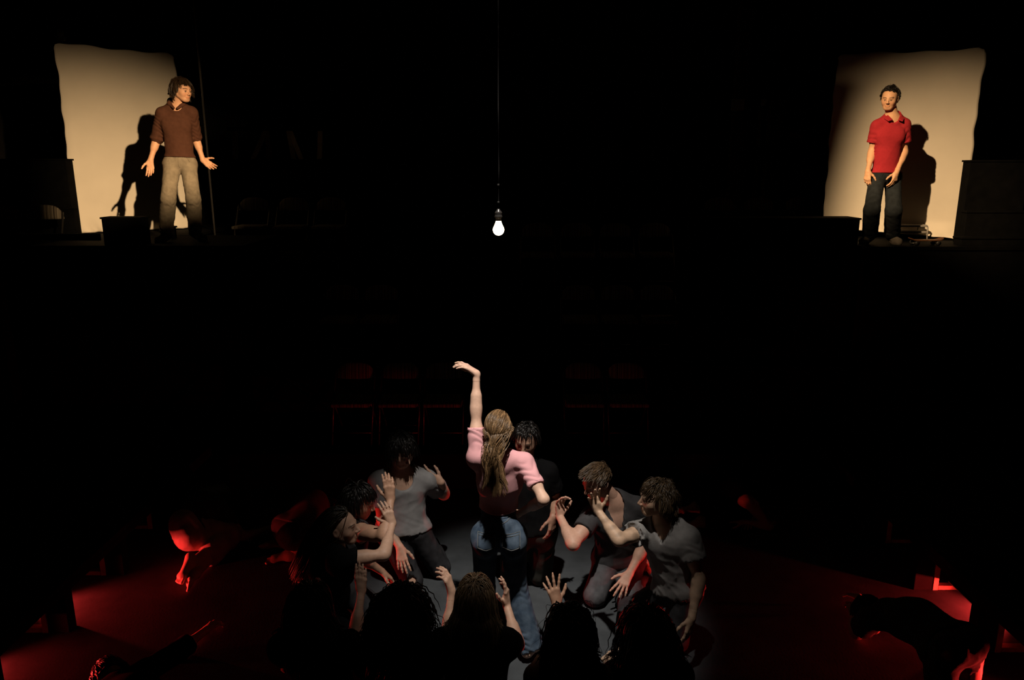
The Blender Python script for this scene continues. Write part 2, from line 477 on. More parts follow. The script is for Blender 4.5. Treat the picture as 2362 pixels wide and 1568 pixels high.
def strands(fig, style, seed):
    """hair as many fine tapered locks grown from the scalp, falling over head and shoulders"""
    rng = np.random.default_rng(seed); S = fig.s; n = style['n']; ns = style.get('seg', 9)
    d = rng.normal(size=(n * 8, 3)); d /= np.linalg.norm(d, axis=1)[:, None]
    d = d[(hairline(d) > style.get('hl', 0.0)) & (d[:, 2] < style.get('umax', 2.0)) & (d[:, 2] > style.get('umin', -2.0))][:n]; n = len(d)
    rad = np.array([.075, .096, .086]) * S
    B = np.stack([fig.hr, fig.hf, fig.hu])
    c0 = fig.H(0, -.014, .034)
    root = c0 + (d * rad) @ B
    nrm = (d / rad) @ B; nrm /= np.linalg.norm(nrm, axis=1)[:, None]
    if style.get('from'):
        root = fig.H(*style['from']) + rng.normal(size=(n, 3)) * .007 * S
        nrm = np.tile(-fig.hf, (n, 1)) + rng.normal(size=(n, 3)) * .5; nrm /= np.linalg.norm(nrm, axis=1)[:, None]
        d = nrm @ B.T
    clump = d @ rng.normal(size=(3, 3)) * 3.0
    L = style['L'] * S * rng.uniform(.75, 1.1, n)
    if 'Lf' in style: L = L * np.where(d[:, 1] > .2, style['Lf'], 1.0)
    if 'Ltop' in style: L = L * (1 + (style['Ltop'] - 1) * np.clip(d[:, 2], 0, 1))
    g = V(0, 0, -1)
    flow = np.zeros((n, 3))
    fl = style.get('flow')
    if fl is not None:
        flow = np.stack([d[:, 0] * fl[0], np.full(n, fl[1]), np.full(n, fl[2])], 1) @ B
    side = np.stack([d[:, 0] * .6, d[:, 1] * .6, np.zeros(n)], 1) @ B
    v = nrm * style.get('lift', .5) + flow + side * style.get('side', .3) + rng.normal(size=(n, 3)) * style.get('mess', .12)
    v /= np.linalg.norm(v, axis=1)[:, None]
    lay = rng.uniform(.004, style.get('thick', .02), n) * S
    P = np.zeros((n, ns, 3)); p = root.copy(); P[:, 0] = p - nrm * .004
    wave, wf = style.get('wave', 0.0), style.get('wf', 60.0)
    ph = np.sin(clump) * 3
    caps = [(fig.J['neck'], fig.H(0, -.018, -.03), .058 * S), (fig.J['sl'], fig.J['neck'], .075 * S), (fig.J['sr'], fig.J['neck'], .075 * S), (fig.J['chest'], fig.J['neck'], .125 * S), (fig.J['waist'], fig.J['chest'], .115 * S)]
    tie = style.get('tie')
    for i in range(1, ns):
        t = i / (ns - 1); st = L / (ns - 1)
        b_ = style.get('b', .4)
        v = v * (1 - b_) + (g * style.get('grav', 1.0) + flow) * b_
        if tie is not None:
            tp = fig.H(*tie[0]); dv = tp - p; dist = np.linalg.norm(dv, axis=1)
            pull = (d[:, 2] > tie[1]) & (t < tie[2])
            v = np.where(pull[:, None], dv / (dist[:, None] + 1e-6) * 1.6 + v * .25, v)
        if wave:
            ax1 = np.cross(v, nrm)
            v = v + ax1 * (wave * np.cos(wf * L * t + ph[:, 0]))[:, None] + nrm * (wave * np.sin(wf * L * t * 1.1 + ph[:, 1]))[:, None]
        v = v + rng.normal(size=(n, 3)) * style.get('frizz', .05)
        v /= np.linalg.norm(v, axis=1)[:, None]
        p = p + v * st[:, None]
        # keep outside the skull, neck and shoulders
        q = ((p - c0) @ B.T) / (rad + lay[:, None]); qn = np.linalg.norm(q, axis=1)
        ins = qn < 1
        p = np.where(ins[:, None], c0 + (q / (qn[:, None] + 1e-9) * (rad + lay[:, None])) @ B, p)
        face = ((p - fig.H(0, .03, -.02)) @ B.T) / (np.array([.063, .07, .088]) * S); fn_ = np.linalg.norm(face, axis=1)
        ins = fn_ < 1
        p = np.where(ins[:, None], fig.H(0, .03, -.02) + (face / (fn_[:, None] + 1e-9) * np.array([.063, .07, .088]) * S) @ B, p)
        for a, b, r in caps:
            ab = b - a; tt = np.clip((p - a) @ ab / (ab @ ab), 0, 1); cp = a + tt[:, None] * ab
            dv = p - cp; ds = np.linalg.norm(dv, axis=1); rr = r + lay
            p = np.where((ds < rr)[:, None], cp + dv / (ds[:, None] + 1e-9) * rr[:, None], p)
        P[:, i] = p
    cl = style.get('clump', 0.0)
    if cl:
        K = max(8, n // style.get('per', 28)); gi = rng.choice(n, K, replace=False)
        near_ = np.argmin(((root[:, None, :] - root[gi][None]) ** 2).sum(-1), 1) if not style.get('from') else rng.integers(0, K, n)
        G = P[gi][near_]; t = (np.linspace(0, 1, ns) ** 1.3)[None, :, None] * cl
        P = P * (1 - t) + (G + (root - root[gi][near_])[:, None] * .25) * t
    if style.get('zmin') is not None: P[:, :, 2] = np.maximum(P[:, :, 2], style['zmin'])
    return lock_mesh(P, style.get('wd', .0022) * S, rng, style['col'], style.get('var', .35))
def lock_mesh(P, wd, rng, col, var, col2=None):
    n, ns, _ = P.shape
    T = np.gradient(P, axis=1); T /= np.linalg.norm(T, axis=2)[:, :, None] + 1e-9
    ref = rng.normal(size=(n, 1, 3)); A = np.cross(T, ref); A /= np.linalg.norm(A, axis=2)[:, :, None] + 1e-9
    Bv = np.cross(T, A)
    t = np.linspace(0, 1, ns); w = wd * (1 - .75 * t ** 2) * rng.uniform(.7, 1.3, (n, 1))
    w = w[:, :, None]
    R = np.stack([P + (A * math.cos(a) + Bv * math.sin(a)) * w for a in (0, 2.094, 4.189)], 2)
    idx = np.arange(n * ns * 3).reshape(n, ns, 3)
    Q = np.stack([idx[:, :-1], np.roll(idx[:, :-1], -1, 2), np.roll(idx[:, 1:], -1, 2), idx[:, 1:]], -1).reshape(-1, 4)
    c = np.array(col) * np.exp(rng.normal(size=(n, 1)) * var)
    C = np.repeat(c, ns * 3, 0)
    return R.reshape(-1, 3), Q, C

def make_person(key, label, J, tone=(.62, .40, .29), fem=False, w=1.0, h=.0075, hh=.0034, hands={}, hair=None, clothes=(), group=None, barefoot=(True, True), face={}, seed=1, floor=0.0, hd=.0042):
    fig = Fig(J, fem, w); j = fig.J
    base = V(j['pel'][0], j['pel'][1], floor)
    root = thing('person', label, 'person', base, 0, group)
    shoes = any(c['kind'] == 'shoes' for c in clothes)
    lo, hi = fig.bounds([k for k in j if k not in ('hf', 'hu')], .16)
    Fd = Field(lo, hi, h)
    fig.torso(Fd); fig.neck(Fd)
    for q in 'lr':
        fig.arm(Fd, q); fig.leg(Fd, q)
        if shoes: fig.foot(Fd, q, toes=False)
    meshes = [Fd.mesh()]
    lo, hi = fig.hc - .15 * fig.s, fig.hc + .15 * fig.s
    Fh = Field(lo, hi, hd); fig.head(Fh)
    top = fig.H(0, -.018, -.03)
    Fh.cone(top, top + (j['neck'] - top) * .8, (.047 if fem else .055) * fig.s, (.05 if fem else .058) * fig.s, .02)
    meshes.append(Fh.mesh())
    for q in 'lr':
        w_ = j['w' + q]; Fq = Field(w_ - .2, w_ + .2, hh if (q in hands) else max(hh, .0055))
        fig.hand(Fq, q, hands.get(q, {}))
        meshes.append(Fq.mesh())
        if not shoes:
            a = j['a' + q]; t_ = j['t' + q]
            Fq = Field(np.minimum(a, t_) - .14, np.maximum(a, t_) + .14, max(hh, .0058)); fig.foot(Fq, q); Fq.cone(a, a + (j['k' + q] - a) * .25, .037 * fig.s, .04 * fig.s, .03); meshes.append(Fq.mesh())
    Ps, Qs, off = [], [], 0
    for P, Q in meshes:
        Ps.append(P); Qs.append(Q + off); off += len(P)
    P = np.concatenate(Ps); Q = np.concatenate(Qs)
    fo = dict(face); fo['hair'] = hair['col'] if hair else (.03, .02, .015)
    C = skin_colors(fig, P, tone, fo)
    me = np_mesh('body', P - base, Q, C); me.materials.append(M_SKIN)
    link('body', me, root)
    if hair:
        parts = [strands(fig, st, seed + 7 * i) for i, st in enumerate(hair['styles'])]
        Ps, Qs, Cs, off = [], [], [], 0
        for p_, q_, c_ in parts:
            Ps.append(p_); Qs.append(q_ + off); Cs.append(c_); off += len(p_)
        me = np_mesh('hair', np.concatenate(Ps) - base, np.concatenate(Qs), np.concatenate(Cs)); me.materials.append(M_HAIR)
        ho = link('hair', me, root)
        if hair.get('tie'):
            tb = bmesh.new(); tp = fig.H(*hair['tie'])
            bmesh.ops.create_uvsphere(tb, u_segments=12, v_segments=8, radius=.02 * fig.s)
            for v_ in tb.verts: v_.co = Vector((v_.co.x * 1.1, v_.co.y, v_.co.z * .5)) + Vector(tp - base)
            bm_obj('hair_tie', tb, M_BLACKF, ho, smooth=True)
    for i, c in enumerate(clothes):
        garment(fig, c, root, base, h if c.get('fine') is None else c['fine'], seed * 31 + i)
    return root, fig

def garment(fig, c, root, base, h, seed):
    j, S, U = fig.J, fig.s, fig.U; kind = c['kind']; infl = c.get('infl', .014)
    m = c['mat']
    if kind in ('top', 'tank'):
        lo, hi = fig.bounds(['sl', 'sr', 'el', 'er', 'neck', 'pel', 'hl', 'hr'], .2)
        Fd = Field(lo, hi, h)
        fig.torso(Fd, infl)
        hem = j['pel'] + U * c.get('hem', -.02) * S
        if c.get('loose'):
            Fd.cone(j['chest'] - U * .02, hem, .15 * S * fig.w + c['loose'] * .5, .135 * S * fig.w + c['loose'], .05, (fig.F, .78))
        Fd.disp(foldfn(seed, U + .25 * fig.Rup, c.get('fold', .010), c.get('wl', .11)))
        for (dr, wl, am) in c.get('drape', []):
            Fd.disp(foldfn(seed + 5, dr, am, wl))
        fig.torso(Fd, .005)
        Fd.cut(hem, -U, c.get('rag', 0.0))
        if kind == 'top':
            Fd.cone(j['neck'] - U * .05 * S, j['neck'] + U * .004 * S, .085 * S, .074 * S, .03)
            for q in 'lr':
                a, b, w_ = j['s' + q], j['e' + q], j['w' + q]; sl = c.get('sleeve', .5)
                m_ = (0.86 if fig.fem else 1.0) * S
                sr = c.get('sr', .016)
                if sl <= 1:
                    e = a + (b - a) * sl
                    Fd.cone(a, e + (b - a) * .05, .056 * m_ + infl, (.052 - .010 * sl) * m_ + infl + sr, .025, cut=(e, b - a, c.get('rag', 0.0) * .6))
                else:
                    Fd.cone(a, b, .056 * m_ + infl, .046 * m_ + infl + sr * .5, .025)
                    e = b + (w_ - b) * (sl - 1)
                    Fd.cone(b, e + (w_ - b) * .06, .046 * m_ + infl + sr * .5, .040 * m_ + infl + sr, .02, cut=(e, w_ - b))
        else:
            for q in 'lr':
                Fd.cone(j['s' + q] + fig.Rup * (1 if q == 'r' else -1) * .05, j['e' + q], .095 * S, .09 * S, .01, op='s')
        nk = c.get('neck', 'crew'); top = j['neck']
        if nk == 'crew':
            Fd.cone(top - U * .0 + fig.Fup * .03 * S, fig.hc, .066 * S, .07 * S, .01, op='s')
            Fd.cone(top + fig.Fup * .075 * S - U * .005, fig.hc + fig.Fup * .05, .05 * S, .07 * S, .01, op='s')
        elif nk == 'v':
            Fd.cone(top + fig.Fup * .02 * S, fig.hc, .072 * S, .08 * S, .01, op='s')
            for i in range(5):
                t = i / 4; Fd.cone(top + fig.Fup * (.075 + .03 * t) * S - U * (.00 + c.get('vd', .10) * t) * S, top + fig.Fup * .19 * S - U * (c.get('vd', .10) * t) * S, .062 * (1 - .85 * t) * S, .07 * (1 - .85 * t) * S, .008, op='s')
        elif nk == 'wide':
            Fd.cone(top + fig.Fup * .03 * S, fig.hc, .095 * S, .11 * S, .01, op='s')
            Fd.cone(top + fig.Fup * .08 * S - U * .05 * S, top + fig.Fup * .2 * S - U * .02, .075 * S, .1 * S, .01, op='s')
        for q in 'lr':
            if kind == 'top':
                a, b = j['s' + q], j['e' + q]; sl = min(c.get('sleeve', .5), 1.0)
                ab = np.linalg.norm(b - a); ax_ = (b - a) / ab
                def slv(P, a=a, ax_=ax_, ab=ab):
                    t = (P - a) @ ax_; rr = np.linalg.norm(P - a - np.clip(t, 0, ab)[:, None] * ax_, axis=1)
                    return -.006 * (np.abs(np.sin(t * 55 + 2 * np.sin(P @ V(31., 23., 17.)))) - .55) * (rr < .085) * np.clip(t / .05, 0, 1)
                Fd.disp(slv, .03)
        P, Q = Fd.mesh()
        if c.get('hood'):
            Fo = Field(j['neck'] - .25, j['neck'] + .25, h)
            nb = j['neck'] - fig.Fup * .05 * S + U * .040 * S
            for g in (-1, 1):
                pts = [nb - fig.Fup * .05 * S - U * .01, nb + fig.Rup * g * .06 * S + U * .0, nb + fig.Rup * g * .068 * S + fig.Fup * .09 * S - U * .028 * S, nb + fig.Rup * g * .02 * S + fig.Fup * .155 * S - U * .075 * S]
                for a, b, ra, rb in zip(pts, pts[1:], (.052, .040, .024), (.040, .024, .014)): Fo.cone(a, b, ra * S, rb * S, .02)
            Fo.disp(foldfn(seed + 3, U, .006, .06))
            hp, hq = Fo.mesh()
            me = np_mesh('hood', hp - base, hq); me.materials.append(m); hood = me
        else: hood = None
        me = np_mesh(c.get('name', 't_shirt'), P - base, Q); me.materials.append(m); o = link(c.get('name', 't_shirt'), me, root)
        if hood: link('hood', hood, o)
        if c.get('collar'):
            Fo = Field(j['neck'] - .2, j['neck'] + .2, .0055)
            nb = j['neck'] + U * .03 * S
            for g in (-1, 1):
                pts = [nb - fig.Fup * .062 * S, nb + fig.Rup * g * .062 * S - fig.Fup * .02 * S - U * .004, nb + fig.Rup * g * .066 * S + fig.Fup * .05 * S - U * .03 * S, nb + fig.Rup * g * .035 * S + fig.Fup * .105 * S - U * .075 * S]
                dn = [-U * .035 - fig.Fup * .02, -U * .035 + fig.Rup * g * .022, -U * .03 + fig.Rup * g * .032 + fig.Fup * .012, -U * .012 + fig.Rup * g * .035 + fig.Fup * .01]
                for a, b, da, db in zip(pts, pts[1:], dn, dn[1:]):
                    for t in (0, .33, .66, 1): Fo.cone(a + da * t * S, b + db * t * S, .0075 * S, .0075 * S, .006)
            cp, cq = Fo.mesh(); me = np_mesh('collar', cp - base, cq); me.materials.append(m); link('collar', me, o)
        if c.get('bands'):
            for q in 'lr':
                a, b = j['s' + q], j['e' + q]; e = a + (b - a) * c['sleeve']
                Fo = Field(e - .12, e + .12, .006)
                r = (.052 - .010 * c['sleeve']) * (0.86 if fig.fem else 1) * S + infl + c.get('sr', .016) + .001
                ax_ = N(b - a)
                Fo.cone(e - ax_ * .03, e + ax_ * .03, r, r, .005, cut=(e + ax_ * .008, ax_)); Fo.cut(e - ax_ * .016, -ax_)
                if c['bands'] == 'wavy': Fo.disp(foldfn(seed + 9, ax_, .006, .03))
                bp_, bq_ = Fo.mesh(); me = np_mesh('sleeve_band', bp_ - base, bq_); me.materials.append(c.get('bandmat', m)); link('sleeve_band', me, o)
    elif kind in ('trousers', 'skirt'):
        lo, hi = fig.bounds(['pel', 'hl', 'hr', 'kl', 'kr', 'al', 'ar'], .2)
        Fd = Field(lo, hi, h)
        fig.torso(Fd, infl)
        wp = j['pel'] + U * c.get('waist', .085) * S
        Fd.cut(wp, U)
        for q in 'lr':
            hp_, kn, an = j['h' + q], j['k' + q], j['a' + q]; bag = c.get('bag', .012); ln = c.get('len', 1.95)
            Fd.cone(hp_, kn, (.092 * fig.w) * S + infl, .056 * S + infl + bag, .035)
            if ln > 1:
                e = kn + (an - kn) * (ln - 1)
                Fd.cone(kn, e + (an - kn) * .05, .056 * S + infl + bag, .042 * S + infl + c.get('cuff', .02), .03, cut=(e, an - kn, c.get('rag', 0.0)))
                Fd.cone(kn + (an - kn) * .2, kn + (an - kn) * .5, .056 * S + infl + bag * .6, .05 * S + infl + bag, .03)
                ax_ = N(an - kn); ax2 = N(kn - hp_)
                def wr(P, kn=kn, ax_=ax_, ax2=ax2, L=np.linalg.norm(an - kn)):
                    t = (P - kn) @ ax_ / L
                    dk = np.linalg.norm(P - kn, axis=1)
                    ph = P @ V(43., 35., 12.); am_ = .55 + .45 * np.sin(P @ V(31., -39., 14.))
                    a1 = np.exp(-(dk / .11) ** 2) * .6 + np.exp(-((t - .9) / .22) ** 2)
                    return -c.get('crease', .007) * a1 * am_ * (np.abs(np.sin(t * 24 + 1.5 * np.sin(ph))) - .5) * (np.linalg.norm(P - kn - np.clip(t, 0, 1)[:, None] * ax_ * L, axis=1) < .13)
                Fd.disp(wr)
            elif ln < 1:
                e = hp_ + (kn - hp_) * ln
                Fd.cone(e, kn, .11 * S, .1 * S, .005, op='s', cut=(e, hp_ - kn, c.get('rag', 0.0)))
        Fd.disp(foldfn(seed, U, c.get('fold', .006), .09))
        Ft = Field(lo, hi, h); fig.torso(Ft, .004)
        for q in 'lr':
            fig.leg(Ft, q, .004)
        Ft.cut(wp - U * .004, U)
        for q in 'lr':
            hp_, kn, an = j['h' + q], j['k' + q], j['a' + q]; ln = c.get('len', 1.95)
            if ln < 2: Ft.cone(kn + (an - kn) * (ln - 1), an + (an - kn) * .4, .085, .085, .005, op='s', cut=(kn + (an - kn) * (ln - 1), kn - an))
        Fd.d = np.minimum(Fd.d, Ft.d)
        for (n0, n1, t, off, rad) in c.get('holes', []):
            ctr = j[n0] + (j[n1] - j[n0]) * t + V(*off)
            Fz = Field(ctr - .12, ctr + .12, h); ax_ = N(j[n1] - j[n0])
            Fz.ell(ctr, (ax_, N(np.cross(ax_, V(.3, .9, .2))), N(np.cross(ax_, np.cross(ax_, V(.3, .9, .2))))), (rad[0], rad[1], rad[1]), .002)
            Fz.disp(foldfn(seed + 77, ax_, .016, .03), .06)
            w_ = Fd.win(ctr - .11, ctr + .11); X, Y, Z = Fd.xyz(w_)
            ii = [np.clip(np.round((q_.ravel() - Fz.o[a_]) / h).astype(int), 0, Fz.n[a_] - 1) for a_, q_ in enumerate((X, Y, Z))]
            Fd.d[w_] = np.maximum(Fd.d[w_], -Fz.d[np.ix_(*ii)])
        P, Q = Fd.mesh(); me = np_mesh(c.get('name', 'trousers'), P - base, Q); me.materials.append(m); o = link(c.get('name', 'trousers'), me, root)
        if c.get('pockets'):
            for g, hq in ((-1, 'hl'), (1, 'hr')):
                # back pocket: a thin stitched patch lying on the seat of the jeans
                bmk = bmesh.new(); cx = j[hq] + fig.Rlo * (-.012 * g) * S; nu, nv = 9, 9; grid = []
                for a in range(nu):
                    row = []
                    for b in range(nv):
                        x, z = (a / (nu - 1) - .5) * .115, (b / (nv - 1) - .5) * .10
                        if b == 0: z += abs(x) * .25
                        p = cx + fig.Rlo * x * S + U * (z + .035) * S - fig.Flo * .4
                        d_ = fig.Flo
                        t_ = 0.0
                        for _ in range(90):
                            dd = sample(Fd, p + d_ * t_)
                            if dd < .0015: break
                            t_ += min(max(dd * .8, .001), .02)
                        row.append(bmk.verts.new(Vector(p + d_ * (t_ - .004) - base)))
                    grid.append(row)
                for a in range(nu - 1):
                    for b in range(nv - 1): bmk.faces.new((grid[a][b], grid[a + 1][b], grid[a + 1][b + 1], grid[a][b + 1]))
                po = bm_obj('back_pocket', bmk, m, o, smooth=True)
                sm = po.modifiers.new('thickness', 'SOLIDIFY'); sm.thickness = .003; sm.offset = 0
                edge = [grid_v for grid_v in range(0)]
                me_ = po.data; co = [v.co.copy() for v in me_.vertices]
                ring = [a * nv + nv - 1 for a in range(nu)]
                per = [a * nv + nv - 1 for a in range(nu)] + [(nu - 1) * nv + b for b in range(nv - 2, -1, -1)] + [a * nv for a in range(nu - 2, -1, -1)] + [b for b in range(1, nv)]
                sb = bmesh.new(); nv_ = Vector(-fig.Flo) * .003
                tube(sb, [co[i] + nv_ for i in per], .0022, 5, False)
                inner = [co[a * nv + nv - 2] + nv_ for a in range(nu)]
                tube(sb, inner, .0018, 5, False)
                bm_obj('stitching', sb, MATS['denim_stitch'], po, smooth=True)
            # waistband and yoke seam (back)
            for nm, off, rr in (('waistband', .106, .0045), ('yoke_seam', .075, .0025)):
                pts = []
                for a in np.linspace(-1.5, 1.5, 31):
                    dirv = -fig.Flo * math.cos(a) + fig.Rlo * math.sin(a)
                    oo = j['pel'] + U * (off + (.016 * abs(a) if nm == 'yoke_seam' else 0)) * S
                    p = oo + dirv * .35; t_ = 0
                    for _ in range(90):
                        dd = sample(Fd, p - dirv * t_)
                        if dd < .001: break
                        t_ += min(max(dd * .8, .001), .02)
                    pts.append(Vector(p - dirv * t_ - base))
                sb = bmesh.new(); tube(sb, pts, rr, 6); bm_obj(nm, sb, MATS['denim_stitch'] if nm != 'waistband' else m, o, smooth=True)
        if c.get('front'):
            def proj(p, d_):
                t_ = 0.0
                for _ in range(120):
                    dd = sample(Fd, p - d_ * t_)
                    if dd < .001: break
                    t_ += min(max(dd * .8, .001), .01)
                return Vector(p - d_ * (t_ - .001) - base)
            fl = fig.Flo; cw = c.get('waist', .085)
            lines = [('fly_seam', [(.004 + .0 * t, cw - .01 - t * .13) for t in np.linspace(0, 1, 9)] + [(-.012, cw - .15)]),
                     ('waist_seam', [(x, cw - .035) for x in np.linspace(-.11, .11, 19)])]
            for g in (-1, 1):
                lines.append(('pocket_seam', [(g * (.055 + .055 * t), cw - .035 - .055 * t ** 2.2) for t in np.linspace(0, 1, 9)]))
            for nm, pl in lines:
                sb = bmesh.new(); tube(sb, [proj(j['pel'] + fig.Rlo * x * S + U * z * S + fl * .19, fl) for x, z in pl], .0028, 5)
                bm_obj(nm, sb, m, o, smooth=True)
    elif kind == 'shoes':
        for q in 'lr':
            a, t_ = j['a' + q], j['t' + q]
            Fq = Field(np.minimum(a, t_) - .16, np.maximum(a, t_) + .16, .006)
            fig.foot(Fq, q, .009, False)
            a_, t2, fd, sd, la = fig.footframe(q)
            tt = a + fd * .17 * S + sd * .036 * S
            Fq.cone(tt - fd * .05, tt, .036 * S, .03 * S, .03, (sd, .8))
            Fq.cut(a - sd * .035 * S, -sd); Fq.cut(a + sd * .066 * S, sd)
            P, Q = Fq.mesh(); me = np_mesh('shoe', P - base, Q); me.materials.append(m); so = link('shoe', me, root)
            Fq = Field(np.minimum(a, t_) - .16, np.maximum(a, t_) + .16, .006)
            Fq.cone(a - fd * .045 * S + sd * .062 * S, tt + sd * .026 * S, .045 * S, .041 * S, .02, (sd, .3)); Fq.cut(a + sd * .08 * S, sd)
            P, Q = Fq.mesh(); me = np_mesh('sole', P - base, Q); me.materials.append(c['sole']); link('sole', me, so)
            lb = bmesh.new()
            for i in range(5):
                ctr = a + fd * (.05 + .022 * i) * S
                pts = []
                for b in np.linspace(-1, 1, 7):
                    p = ctr + la * b * .024 * S - sd * .12 + fd * (.004 * (1 if i % 2 else -1) * b)
                    Fs = 0; t3 = 0.06
                    # drop onto the shoe's upper
                    prof = (.030 - .006 * i) - abs(b) * .008
                    pts.append(Vector(a + fd * (.05 + .022 * i) * S + la * b * .024 * S - sd * (prof - .012 - .006 * i * .3) * S - base))
                tube(lb, pts, .0035 * S, 5)
            bm_obj('laces', lb, c.get('lace', c['sole']), so, smooth=True)
def sample(Fd, p):
    q = np.clip((p - Fd.o) / Fd.h, 0, Fd.n - 1.001); i = q.astype(int); f = q - i; o = 0.0
    for a in (0, 1):
        for b in (0, 1):
            for c in (0, 1):
                o += float(Fd.d[i[0] + a, i[1] + b, i[2] + c]) * (f[0] if a else 1 - f[0]) * (f[1] if b else 1 - f[1]) * (f[2] if c else 1 - f[2])
    return o

# ------------------------------------------------------------------ the hall: floor, walls, ceiling
M_FLOOR = mat('stage_floor_paint', (0.052, 0.058, 0.063), 0.92, 0.22, 5.0, 0.12, 60, spec=0.05)
M_WALL = mat('dark_wall_paint', (0.018, 0.016, 0.015), 0.9, 0.25, 4)
M_WOODB = mat('black_stained_wood', (0.02, 0.018, 0.016), 0.7, 0.35, 8, 0.15, 40, stretch=(1, 12, 1))
M_WOODP = mat('pale_wood', (0.42, 0.32, 0.2), 0.7, 0.25, 10, 0.1, 40)
M_LEG = mat('lit_leg_wood', (0.30, 0.2, 0.14), 0.75, 0.3, 14, 0.15, 50)
def struct(o): o['kind'] = 'structure'; return o
struct(box_obj('floor', (-9, -2, -0.1), (9, 12.6, 0), M_FLOOR, bevel=0))
struct(box_obj('wall_back', (-9, 12.6, 0), (9, 12.8, 8.5), M_WALL, bevel=0))
struct(box_obj('wall_left', (-9.2, -2, 0), (-9, 12.8, 8.5), M_WALL, bevel=0))
struct(box_obj('wall_right', (9, -2, 0), (9.2, 12.8, 8.5), M_WALL, bevel=0))
struct(box_obj('ceiling', (-9.2, -2, 8.5), (9.2, 12.8, 8.7), M_WALL, bevel=0))

# ------------------------------------------------------------------ seating risers opposite the camera
def riser(lo, hi, label):
    o = thing('seating_riser', label, 'platform', ((lo[0] + hi[0]) / 2, (lo[1] + hi[1]) / 2, 0))
    c = Vector(o.location)
    t = 0.04
    box_obj('deck', Vector((lo[0], lo[1], hi[2] - t)) - c, Vector(hi) - c, M_BLACK, o)
    box_obj('front_panel', Vector((lo[0] + .01, lo[1] + .02, lo[2])) - c, Vector((hi[0] - .01, lo[1] + .05, hi[2] - t)) - c, M_BLACK, o, 0.003)
    for sx in (lo[0] + .03, hi[0] - .05):
        box_obj('side_panel', Vector((sx, lo[1] + .06, lo[2])) - c, Vector((sx + .02, hi[1] - .01, hi[2] - t)) - c, M_BLACK, o, 0.003)
    return o
riser((-2.88, 6.95, 0), (3.70, 7.80, .38), 'lowest black seating riser at the back of the stage floor')
riser((-2.88, 7.82, 0), (3.70, 8.66, 1.06), 'second black seating riser up, behind the front chair row')
riser((-2.88, 8.68, 0), (3.70, 9.30, 1.72), 'third black seating riser, narrow, below the top chair row')
riser((-4.05, 9.44, 0), (4.35, 12.2, 2.0), 'topmost black seating riser along the back wall')
riser((-5.22, 8.0, 0), (-2.92, 9.30, 2.36), 'black platform top under the boy in the brown hoodie')
riser((-5.62, 9.32, 0), (-4.08, 11.2, 2.36), 'black platform carrying the left cream backdrop')
riser((3.78, 7.9, 0), (5.75, 9.42, 2.36), 'black platform top under the boy in the red polo')
riser((-8.2, 8.0, 0), (-5.66, 11.2, 1.95), 'far left black seating riser beside the left backdrop')

# ------------------------------------------------------------------ side risers with open fronts over the red footlights
def side_riser(sgn, ys, edge, label):
    x0 = edge
    o = thing('side_riser', label, 'platform', (sgn * 4.5, 4.6, 0))
    def B(nm, lo, hi, m, bv=.006):
        a, b = Vector(lo), Vector(hi); a.x *= sgn; b.x *= sgn
        if a.x > b.x: a.x, b.x = b.x, a.x
        c = Vector((sgn * 4.5, 4.6, 0)); return box_obj(nm, a - c, b - c, m, o, bv)
    y = 1.2
    while y < 6.6:
        B('deck_panel', (x0, y, .50), (8.6, min(y + 1.2, 6.75) - .008, .545), M_BLACK)
        y += 1.2
    B('front_rail', (x0, 1.2, .45), (x0 + .045, 6.75, .50), M_BLACK)
    for yy in ys:
        # each leg: a wide black post, its lamp-side face coloured paler to look lit, and a cleat on the floor
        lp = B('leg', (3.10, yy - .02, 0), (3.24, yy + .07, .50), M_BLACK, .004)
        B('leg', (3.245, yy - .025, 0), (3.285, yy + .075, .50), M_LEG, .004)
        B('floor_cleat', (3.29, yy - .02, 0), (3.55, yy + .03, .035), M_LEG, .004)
    for yy in (2.2, 6.4):
        B('leg', (3.10, yy - .02, 0), (3.24, yy + .07, .50), M_BLACK, .004)
    return o
side_riser(-1, (3.1, 3.85, 4.59, 5.34, 6.12), 2.925, 'low black side riser on posts, left edge of the stage')
side_riser(1, (2.9, 3.65, 4.375, 5.13, 5.86), 2.985, 'low black side riser on posts, right edge of the stage')

# ------------------------------------------------------------------ folding chairs
def stripe_mat():
    m = bpy.data.materials.new('striped_upholstery'); m.use_nodes = True; nt = m.node_tree; b = nt.nodes['Principled BSDF']
    tc = nt.nodes.new('ShaderNodeTexCoord'); mp = nt.nodes.new('ShaderNodeMapping'); mp.inputs['Scale'].default_value = (1, 0, 0)
    nt.links.new(tc.outputs['Object'], mp.inputs[0])
    n = nt.nodes.new('ShaderNodeTexNoise'); n.inputs['Scale'].default_value = 55; n.inputs['Detail'].default_value = 2
    nt.links.new(mp.outputs[0], n.inputs['Vector'])
    cr = nt.nodes.new('ShaderNodeValToRGB'); e = cr.color_ramp.elements
    e[0].position = .42; e[0].color = (.05, .036, .026, 1); e[1].position = .56; e[1].color = (.26, .225, .17, 1)
    nt.links.new(n.outputs['Fac'], cr.inputs[0]); nt.links.new(cr.outputs[0], b.inputs['Base Color']); b.inputs['Roughness'].default_value = .9
    return m
M_STRIPE = stripe_mat()
M_CHAIR = mat('chair_enamel', (0.03, 0.028, 0.025), 0.35, 0.1, 20, metal=0.3, spec=0.5)
